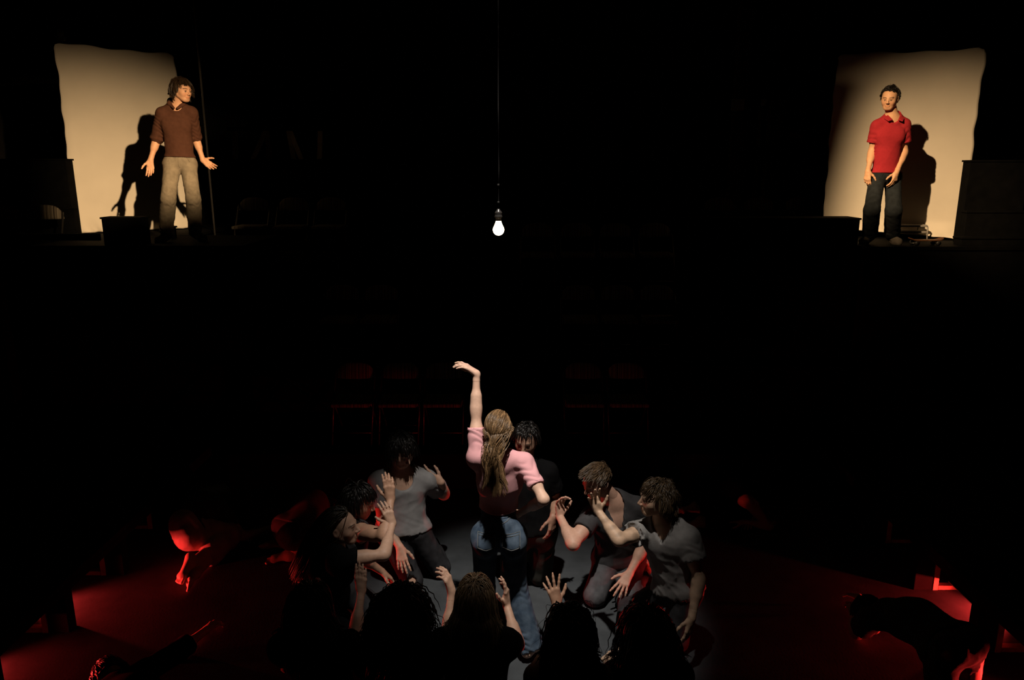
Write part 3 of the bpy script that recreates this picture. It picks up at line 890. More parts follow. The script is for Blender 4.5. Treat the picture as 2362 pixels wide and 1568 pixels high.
def chair_meshes():
    d = {}
    bm = bmesh.new()
    for s in (-1, 1):
        tube(bm, [(s * .20, -.22, .012), (s * .205, -.06, .40), (s * .205, .10, .66), (s * .20, .135, .72)], .011, 8)
    tube(bm, [(-.20, -.17, .14), (.20, -.17, .14)], .008, 6)
    d['frame'] = bm
    bm = bmesh.new()
    for s in (-1, 1): tube(bm, [(s * .185, .24, .012), (s * .19, .10, .22), (s * .19, -.10, .43)], .010, 8)
    tube(bm, [(-.187, .2, .09), (.187, .2, .09)], .008, 6)
    d['rear_legs'] = bm
    bm = bmesh.new(); box(bm, (-.2, -.22, .425), (.2, .15, .465), .015); d['seat'] = bm
    # curved padded back with an arched top
    bm = bmesh.new(); nu, nv = 17, 7; G = []
    for side in (0, 1):
        g = []
        for a in range(nu):
            u = a / (nu - 1) * 2 - 1; x = u * .21
            top = .645 + .165 * (1 - abs(u) ** 3.2) ** .55 if abs(u) < 1 else .66
            row = []
            for b in range(nv):
                t = b / (nv - 1); z = .645 + (max(top, .66) - .645) * t
                y = .125 - .045 * (u * u) * -1 * .8 + (z - .645) * .2 - .035
                pad = .014 * (1 - u ** 4) * math.sin(math.pi * (0.15 + .7 * t))
                row.append(bm.verts.new((x, y + (-pad if side == 0 else .014 + pad * .3), z)))
            g.append(row)
        G.append(g)
    for a in range(nu - 1):
        for b in range(nv - 1):
            f0, f1 = G
            bm.faces.new((f0[a][b], f0[a + 1][b], f0[a + 1][b + 1], f0[a][b + 1]))
            bm.faces.new((f1[a][b], f1[a][b + 1], f1[a + 1][b + 1], f1[a + 1][b]))
    for a in range(nu - 1):
        for b in (0, nv - 1):
            q = (G[0][a][b], G[1][a][b], G[1][a + 1][b], G[0][a + 1][b])
            bm.faces.new(q if b == 0 else q[::-1])
    for a in (0, nu - 1):
        for b in range(nv - 1):
            q = (G[0][a][b], G[0][a][b + 1], G[1][a][b + 1], G[1][a][b]); bm.faces.new(q if a == 0 else q[::-1])
    d['backrest'] = bm
    out = {}
    for k, bm in d.items():
        bmesh.ops.recalc_face_normals(bm, faces=bm.faces)
        me = bpy.data.meshes.new(k); bm.to_mesh(me); bm.free()
        me.polygons.foreach_set('use_smooth', np.ones(len(me.polygons), bool))
        me.materials.append({'backrest': M_STRIPE, 'seat': M_STRIPE}.get(k, M_CHAIR)); out[k] = me
    return out
CM = chair_meshes()
def chair(x, yb, z, label, group, rz=0.0):
    o = thing('folding_chair', label, 'chair', (x, yb - .15, z), rz, group)
    for k in ('frame', 'rear_legs', 'seat', 'backrest'): link(k, CM[k], o)
    return o
gt = 'folding chairs on the top seating riser'
chair(-3.348, 9.75, 2.0, 'folding chair with striped back just right of the boy in the hoodie', gt)
chair(-2.835, 9.75, 2.0, 'second striped folding chair to the right of the boy in the hoodie', gt)
chair(-2.345, 9.75, 2.0, 'third, dimmest striped folding chair to the right of the hoodie boy', gt)
chair(2.70, 9.75, 2.0, 'striped folding chair third to the left of the right backdrop', gt)
chair(3.208, 9.75, 2.0, 'striped folding chair second to the left of the right backdrop', gt)
chair(3.784, 9.85, 2.0, 'striped folding chair nearest the left edge of the right backdrop', gt)
gl = 'folding chairs left of the left backdrop'
chair(-5.966, 8.78, 1.95, 'striped folding chair cut off by the left picture edge', gl, .25)
chair(-5.462, 8.78, 1.95, 'striped folding chair beside the left backdrop and black boxes', gl, .25)
g3, g2, g1 = 'dark folding chairs level with the bulb', 'dark folding chairs in the middle row', 'dark folding chairs in the front row'
for i, x in enumerate((.311, .785, 1.26, 1.734)):
    chair(x, 9.05, 1.72, ('nearest', 'second', 'third', 'fourth')[i] + ' dark folding chair to the right of the hanging bulb', g3)
for i, x in enumerate((.768, 1.217, 1.665)):
    chair(x, 8.4, 1.06, ('left', 'middle', 'right')[i] + 'most of three dark folding chairs below and right of the bulb' if i != 1 else 'middle of three dark folding chairs below and right of the bulb', g2)
for i, x in enumerate((-1.95, -1.501)):
    chair(x, 8.4, 1.06, ('outer', 'inner')[i] + ' one of two dark folding chairs below and left of the bulb', g2)
for x, l in ((-1.648, 'leftmost front-row folding chair, left of the raised hand'), (-1.168, 'second front-row folding chair from the left, glinting frame'), (-.712, 'front-row folding chair right beside the raised hand'), (.748, 'front-row folding chair with bright glint, nearer the raised arm'), (1.204, 'rightmost front-row folding chair with a bright glint')):
    chair(x, 7.5, .38, l, g1)

# ------------------------------------------------------------------ cream backdrops
def canvas_mat():
    m = mat('cream_canvas', (0.74, 0.68, 0.58), 0.95, 0.04, 3, 0.12, 350, spec=0.05)
    return m
M_CANVAS = canvas_mat()
M_PIPE = mat('black_pipe', (0.02, 0.02, 0.02), 0.5, 0.1, 20, spec=0.4)
def backdrop(bl, br, z0, z1, label, seed, pool=(0, 0), lift=(0.0, 0.0)):
    bl, br = V(*bl), V(*br); mid = (bl + br) / 2
    o = thing('backdrop', label, 'backdrop', (mid[0], mid[1], z0))
    W = np.linalg.norm(br - bl); L = (br - bl) / W; nf = V(L[1], -L[0])
    if nf[1] > 0: nf = -nf
    nu, nv = 61, 101; rng = np.random.default_rng(seed); P = []
    ph = rng.uniform(0, 6.28, 8)
    for b in range(nv):
        t = b / (nv - 1)
        for a in range(nu):
            u = a / (nu - 1)
            e = .006 * math.sin(9 * t + ph[0]) + .006 * math.sin(23 * t + ph[1]) + .004 * math.sin(51 * t + ph[5])
            x = (u - .5) * W + (e * (1 - u) + (.006 * math.sin(11 * t + ph[2]) + .006 * math.sin(27 * t + ph[3]) + .004 * math.sin(47 * t + ph[6])) * u)
            z = t * (z1 - z0)
            top = .008 * math.sin(7 * u + ph[4]) + .008 * math.sin(19 * u + ph[5])
            z += top * max(0, t - .8) * 5
            rc = .06   # rounded upper corners
            cx = min(u, 1 - u) * W; cz = (1 - t) * (z1 - z0)
            if cx < rc and cz < rc:
                dd = math.hypot(rc - cx, rc - cz)
                if dd > rc:
                    k = rc / dd; x = math.copysign(W / 2 - (rc - (rc - cx) * k), u - .5); z = (z1 - z0) - (rc - (rc - cz) * k)
            f = .012 * math.sin(5 * u + 2 * t + ph[6]) + .008 * math.sin(9 * u * t + ph[7])
            lo = max(0.0, 1 - t / .10)
            f += lo * lo * (.020 * math.sin(60 * t * 10 + 9 * math.sin(7 * u + ph[1])) + .014 * math.sin(38 * u + 25 * t + ph[2]))
            pl = pool[0] * (1 - u) + pool[1] * u
            f += pl * lo * lo
            z += lo * (lift[0] * (1 - u) + lift[1] * u) + .006 * abs(math.sin(24 * u)) * lo + .01
            p = L * x + nf * f
            P.append((p[0], p[1], z))
    idx = np.arange(nu * nv).reshape(nv, nu)
    Q = np.stack([idx[:-1, :-1], idx[:-1, 1:], idx[1:, 1:], idx[1:, :-1]], -1).reshape(-1, 4)
    me = np_mesh('cloth', np.array(P), Q); me.materials.append(M_CANVAS); c = link('cloth', me, o)
    sm = c.modifiers.new('thickness', 'SOLIDIFY'); sm.thickness = .006; sm.offset = 1
    bm = bmesh.new(); b_ = nf * -.05; h = z1 - z0 + .0
    tube(bm, [tuple(L * (-W / 2 + .06) + b_) + (h - .06,), tuple(L * (W / 2 - .06) + b_) + (h - .06,)], .022, 10); bm_obj('top_pipe', bm, M_PIPE, o, smooth=True)
    for s in (-1, 1):
        bm = bmesh.new(); p = L * s * (W / 2 - .12) + nf * -.08
        tube(bm, [tuple(p) + (0.0,), tuple(p) + (h - .04,)], .02, 10); bm_obj('stand_pole', bm, M_PIPE, o, smooth=True)
        bm = bmesh.new(); box(bm, (p[0] - .07, p[1] - .07, 0), (p[0] + .07, p[1] + .07, .02), .004); bm_obj('stand_base', bm, M_PIPE, o)
    return o
backdrop((-5.53, 9.463), (-4.49, 10.389), 2.36, 4.64, 'tall cream canvas backdrop behind the boy in the brown hoodie', 3)
backdrop((3.84, 9.22), (5.30, 8.76), 2.36, 4.47, 'tall cream canvas backdrop behind the boy in the red polo', 5, pool=(.05, .20), lift=(.1, 0))

# ------------------------------------------------------------------ black boxes, bench, rail around the two boys
def crate(name, lo, hi, label, cat='box', m=None):
    o = thing(name, label, cat, ((lo[0] + hi[0]) / 2, (lo[1] + hi[1]) / 2, lo[2])); c = Vector(o.location); m = m or M_BLACK; t = .02
    lo, hi = Vector(lo) - c, Vector(hi) - c
    box_obj('lid', (lo.x, lo.y, hi.z - t), (hi.x, hi.y, hi.z), m, o, .004)
    g = .012
    box_obj('front_panel', (lo.x + g, lo.y + g, lo.z), (hi.x - g, lo.y + g + t, hi.z - t), m, o, .003)
    box_obj('back_panel', (lo.x + g, hi.y - g - t, lo.z), (hi.x - g, hi.y - g, hi.z - t), m, o, .003)
    box_obj('side_panel', (lo.x + g, lo.y + g + t, lo.z), (lo.x + g + t, hi.y - g - t, hi.z - t), m, o, .003)
    box_obj('side_panel', (hi.x - g - t, lo.y + g + t, lo.z), (hi.x - g, hi.y - g - t, hi.z - t), m, o, .003)
    return o
crate('black_box', (-4.46, 8.06, 2.36), (-4.02, 8.28, 2.66), 'black wooden box at the feet of the boy in the hoodie')
crate('black_box', (-4.18, 8.86, 2.36), (-4.05, 9.0, 2.50), 'tiny black block seen between the legs of the hoodie boy')
crate('tall_box', (-6.6, 9.13, 1.95), (-5.37, 9.30, 3.29), 'tall black box against the left edge of the left backdrop')
crate('low_box', (-6.5, 9.03, 1.95), (-5.285, 9.12, 2.715), 'lower black box stepping out in front of the tall left box')
crate('tall_box', (5.04, 8.34, 2.36), (5.72, 8.50, 3.265), 'tall black box against the right edge of the right backdrop')
crate('low_box', (4.985, 8.19, 2.36), (5.70, 8.32, 2.72), 'middle black box of the stepped stack at far right')
crate('low_box', (4.855, 8.0, 2.36), (5.72, 8.17, 2.45), 'flat lowest black box of the stepped stack at far right')
crate('bench', (1.95, 8.0, 1.72 - .66), (3.755, 8.35, 2.655), 'long black box bench left of the boy in the red polo', 'bench')
rl = thing('railing', 'black plank railing running from the left picture edge to the box', 'railing', (-5.5, 8.06, 1.95))
box_obj('plank', (-1.6, -.02, .46), (1.02, .02, .535), M_BLACK, rl, .004)
for x in (-1.5, .2): box_obj('post', (x, -.02, 0), (x + .05, .02, .46), M_BLACK, rl, .004)
# grey tube stool and skateboard by the polo boy
st = thing('step_stool', 'small dark stool with grey tube frame behind the polo boy', 'stool', (4.66, 8.72, 2.36))
M_GREYT = mat('grey_tube', (0.3, 0.28, 0.26), 0.4, 0.1, 20, spec=0.5)
for s in (-1, 1):
    bm = bmesh.new(); tube(bm, [(s * .17, -.1, 0), (s * .165, -.09, .15), (s * .16, -.07, .17), (s * .16, .1, .17), (s * .165, .12, 0)], .009, 8); bm_obj('frame', bm, M_GREYT, st, smooth=True)
for z in (.085, .155):
    bm = bmesh.new(); box(bm, (-.16, -.10, z), (.16, .10, z + .018), .004); bm_obj('step', bm, M_GREYT, st)
sk = thing('skateboard', 'orange-brown board with small dark wheels lying by the polo boy', 'skateboard', (4.50, 8.06, 2.36), .06)
bm = bmesh.new(); nu = 17
for a in range(nu):
    u = a / (nu - 1) * 2 - 1; w_ = .055 * (1 - abs(u) ** 6) ** .5 + .004; z = .05 + .03 * max(0, abs(u) - .7) * 3
    for y, dz in ((-w_, 0), (w_, 0), (w_, .01), (-w_, .01)): bm.verts.new((u * .2, y, z + dz))
bm.verts.ensure_lookup_table()
for a in range(nu - 1):
    i = a * 4
    for k in range(4): bm.faces.new([bm.verts[q] for q in (i + k, i + (k + 1) % 4, i + 4 + (k + 1) % 4, i + 4 + k)])
bmesh.ops.recalc_face_normals(bm, faces=bm.faces)
bm_obj('deck', bm, mat('orange_deck', (.12, .045, .015), .5, .3, 20), sk)
for x in (-.12, .12):
    for y in (-.045, .045):
        bm = bmesh.new(); tube(bm, [(x, y - .012, .025), (x, y + .012, .025)], .025, 12); bm_obj('wheel', bm, M_PIPE, sk, smooth=True)
    bm = bmesh.new(); box(bm, (x - .01, -.05, .02), (x + .01, .05, .052)); bm_obj('truck', bm, M_GREYT, sk)

# ------------------------------------------------------------------ dim things along the back
crate('cabinet', (-4.02, 10.9, 2.36 - .36), (-2.6, 11.5, 3.31), 'long dark cabinet under the pale wooden trestles', 'cabinet')
M_TRES = mat('unpainted_pine', (0.5, 0.42, 0.3), 0.75, 0.2, 12)
def trestle(x, label, flip):
    o = thing('trestle', label, 'trestle', (x, 11.15, 3.31)); f = flip
    def leg(x0, x1, y0, w=.07):
        bm = bmesh.new(); a, b = Vector((x0, y0, 0)), Vector((x1, 0, .40))
        vs_ = [bm.verts.new(p) for p in (a + Vector((-w / 2, -.02, 0)), a + Vector((w / 2, -.02, 0)), a + Vector((w / 2, .02, 0)), a + Vector((-w / 2, .02, 0)), b + Vector((-w / 2, -.02, 0)), b + Vector((w / 2, -.02, 0)), b + Vector((w / 2, .02, 0)), b + Vector((-w / 2, .02, 0)))]
        for q in ((3, 2, 1, 0), (4, 5, 6, 7), (0, 1, 5, 4), (1, 2, 6, 5), (2, 3, 7, 6), (3, 0, 4, 7)): bm.faces.new([vs_[i] for i in q])
        bm_obj('leg', bm, M_TRES, o)
    leg(-.24 * f, -.25 * f, -.1); leg(.02 * f, .19 * f, -.12); leg(.19 * f, .21 * f, .1)
    box_obj('top_beam', (-.36, -.03, .40), (.36, .03, .45), M_BLACK, o, .004)
trestle(-3.78, 'left one of two pale wooden trestles on the dark cabinet', 1)
trestle(-3.04, 'right one of two pale wooden trestles on the dark cabinet', -1)
cb = thing('equipment_cabinet', 'dark grey upright cabinet with a slot and a tilted sticker', 'cabinet', (4.05, 10.95, 2.0))
M_GREYC = mat('dark_grey_metal', (0.07, 0.066, 0.06), 0.6, 0.15, 10)
box_obj('lower_case', (-.45, -.25, 0), (.5, .3, 1.28), M_GREYC, cb, .01)
box_obj('ledge', (-.42, -.20, 1.28), (.45, .3, 1.50), M_BLACK, cb, .006)
for nm, lo, hi in (('upper_panel', (-.45, -.25, 1.92), (.5, .3, 2.10)), ('upper_panel', (-.45, -.25, 1.50), (.5, .3, 1.74)), ('side_cheek', (-.45, -.25, 1.74), (-.26, .3, 1.92)), ('side_cheek', (.42, -.25, 1.74), (.5, .3, 1.92)), ('slot_back', (-.26, .1, 1.74), (.42, .3, 1.92))):
    box_obj(nm, lo, hi, M_BLACK if nm == 'slot_back' else M_GREYC, cb, .004)
def sticker_mat():
    m = bpy.data.materials.new('sticker_print'); m.use_nodes = True; nt = m.node_tree; b = nt.nodes['Principled BSDF']
    tc = nt.nodes.new('ShaderNodeTexCoord'); w = nt.nodes.new('ShaderNodeTexBrick'); w.inputs['Scale'].default_value = 40
    w.inputs[1].default_value = (.45, .08, .05, 1); w.inputs[2].default_value = (.4, .1, .06, 1); w.inputs[3].default_value = (.75, .7, .6, 1); w.inputs['Mortar Size'].default_value = .06
    nt.links.new(tc.outputs['Object'], w.inputs['Vector']); nt.links.new(w.outputs[0], b.inputs['Base Color']); return m
sk_ = box_obj('sticker', (-.09, -.004, -.03), (.09, 0, .03), sticker_mat(), cb, 0); sk_.location = (-.07, -.252, 1.62); sk_.rotation_euler = (0, math.radians(12), 0)
pl = thing('pillar', 'square dark pillar with a pale switch box on it', 'pillar', (3.22, 10.9, 2.0))
box_obj('shaft', (-.09, -.09, 0), (.09, .09, 6.5), mat('dark_plaster', (.06, .05, .042), .9, .2, 10), pl, .006)
box_obj('switch_box', (-.15, -.16, 1.97), (.02, -.092, 2.12), mat('pale_plastic', (.5, .47, .4), .6), pl, .008)
box_obj('paper_tag', (.27, -.1, 2.03), (.34, -.094, 2.12), mat('pale_paper', (.6, .56, .48), .9), pl, .002)
box_obj('tag_bracket', (.09, -.093, 2.02), (.34, -.05, 2.05), M_BLACK, pl, .002)
def pipe(x, y, z0, z1, r, label, name='pipe'):
    o = thing(name, label, 'pipe', (x, y, z0)); bm = bmesh.new(); tube(bm, [(0, 0, 0), (0, 0, z1 - z0)], r, 10); bm_obj('shaft', bm, M_GREYC, o, smooth=True)
    bm = bmesh.new(); tube(bm, [(0, 0, 0), (0, 0, .03)], r * 3, 12); bm_obj('flange', bm, M_PIPE, o, smooth=True)
pipe(-3.965, 9.9, 2.0, 8.4, .012, 'thin vertical pipe right behind the hoodie boy')
pipe(3.95, 9.98, 2.0, 8.4, .012, 'thin vertical pipe rising left of the right backdrop')
sp_ = thing('strap', 'pale strap hanging above the left backdrop corner', 'strap', (-5.45, 9.50, 4.70))
bm = bmesh.new(); box(bm, (-.035, -.003, 0), (.035, .003, 3.7), .001); bm_obj('webbing', bm, mat('grey_webbing', (.12, .1, .08), .9, .2, 40), sp_)
bm = bmesh.new(); box(bm, (-.05, -.02, -.02), (.05, .02, .03), .006); bm_obj('clamp', bm, M_PIPE, sp_)

# ------------------------------------------------------------------ hanging bulb
hb = thing('hanging_bulb', 'lit bare light bulb hanging on a thin black cord', 'light bulb', (-.068, 3.75, 2.865))
def emis(name, col, st):
    m = bpy.data.materials.new(name); m.use_nodes = True; b = m.node_tree.nodes['Principled BSDF']
    b.inputs['Base Color'].default_value = (.9, .85, .75, 1); b.inputs['Emission Color'].default_value = (*col, 1); b.inputs['Emission Strength'].default_value = st; return m
R_ = .0285
prof = [(R_ * math.sin(a), -R_ * math.cos(a)) for a in np.linspace(.12, 2.05, 14)] + [(R_ * .72, R_ * .80), (R_ * .58, R_ * 1.12), (R_ * .50, R_ * 1.40), (R_ * .48, R_ * 1.55)]
bm = bmesh.new(); lathe(bm, prof, 32); bm_obj('glass_bulb', bm, emis('lit_frosted_glass', (1.0, .72, .42), 14.0), hb, smooth=True)
bm = bmesh.new(); lathe(bm, [(.0135, .043), (.0145, .05), (.0145, .058), (.019, .061), (.0195, .068), (.0175, .071), (.0175, .080), (.0185, .084), (.015, .092), (.008, .098), (.006, .104)], 24)
bm_obj('socket', bm, mat('black_bakelite', (.03, .028, .026), .25, 0, 1, spec=.6), hb, smooth=True)
bm = bmesh.new(); tube(bm, [(0, 0, .10), (.0015, 0, .14), (.003, 0, .30), (.001, 0, .6), (.004, 0, 1.2), (.002, 0, 5.6)], .0022, 8); bm_obj('cord', bm, mat('grey_flex', (.018, .017, .016), .7, spec=.1), hb, smooth=True)
for z in (.13, .215):
    bm = bmesh.new(); lathe(bm, [(.0045, z), (.0055, z + .004), (.0045, z + .012)], 10); bm_obj('cord_clip', bm, mat('grey_flex', (.1, .1, .1)), hb, smooth=True)

# ------------------------------------------------------------------ stage lights above the frame, with flags that cut the beam at the boys' knees
def stage_light(loc, target, drop, left, right, label):
    d = (Vector(target) - Vector(loc)).normalized(); q = d.to_track_quat('Z', 'Y')
    o = thing('stage_light', label, 'stage light', loc); o.rotation_mode = 'QUATERNION'; o.rotation_quaternion = q
    bm = bmesh.new(); lathe(bm, [(.07, -.42), (.11, -.38), (.11, -.16), (.125, -.15), (.125, -.06)], 24); bm_obj('housing', bm, M_PIPE, o, smooth=True)
    bm = bmesh.new()
    for s in (-1, 1): tube(bm, [(s * .13, 0, -.25), (s * .15, .12, -.25), (s * .10, .30, -.25), (0, .34, -.25)], .012, 8)
    bm_obj('yoke', bm, M_PIPE, o, smooth=True)
    bm = bmesh.new(); tube(bm, [(.14, -.16, -.2), (.14, -.22, .3), (.14, drop - .1, .80)], .008, 8); bm_obj('flag_arm', bm, M_PIPE, o, smooth=True)
    bm = bmesh.new(); box(bm, (-.35, drop - .45, .80), (.35, drop, .808), .001); bm_obj('flag', bm, M_BLACKF, o)
    bm = bmesh.new(); box(bm, (left, -.35, .812), (left + .3, .3, .82), .001); bm_obj('flag', bm, M_BLACKF, o)
    bm = bmesh.new(); box(bm, (right - .3, -.35, .812), (right, .3, .82), .001); bm_obj('flag', bm, M_BLACKF, o)
    return o
stage_light(LAMP_L, AIM_L, .074, .066, -.125, 'black stage light aimed at the left backdrop')
stage_light(LAMP_R, AIM_R, .052, .156, -.060, 'black stage light aimed at the right backdrop')

# red floor lamps: a low trough with a hood that keeps the beam near the floor
M_LAMPR = emis('red_gel', (1.0, .03, .03), 3.0)
for i, (fx, fy, fp, fh, fc) in enumerate(FOOT):
    sg = -1 if fx < 0 else 1
    o = thing('footlight', ('red floor lamp tucked under the left side riser, further back', 'red floor lamp tucked under the left side riser, nearer the camera', 'red floor lamp tucked under the right side riser, further back', 'red floor lamp tucked under the right side riser, nearer the camera')[i], 'stage light', (fx + sg * .06, fy, 0), 0 if sg < 0 else math.pi)
    box_obj('base', (-.10, -.12, 0), (.09, .12, .012), M_PIPE, o, .003)
    box_obj('back_plate', (-.11, -.12, .012), (-.10, .12, fh), M_PIPE, o, .002)
    box_obj('hood', (-.11, -.30, fh), (.383, .30, fh + .006), M_PIPE, o, .001)
    for sy in (-.125, .12): box_obj('side_plate', (-.10, sy, .0), (-.0, sy + .005, fh), M_PIPE, o, .001)
    bm = bmesh.new(); bmesh.ops.create_uvsphere(bm, u_segments=12, v_segments=8, radius=.014)
    for v in bm.verts: v.co += Vector((.06, 0, .032))
    bm_obj('red_bulb', bm, M_LAMPR, o, smooth=True)

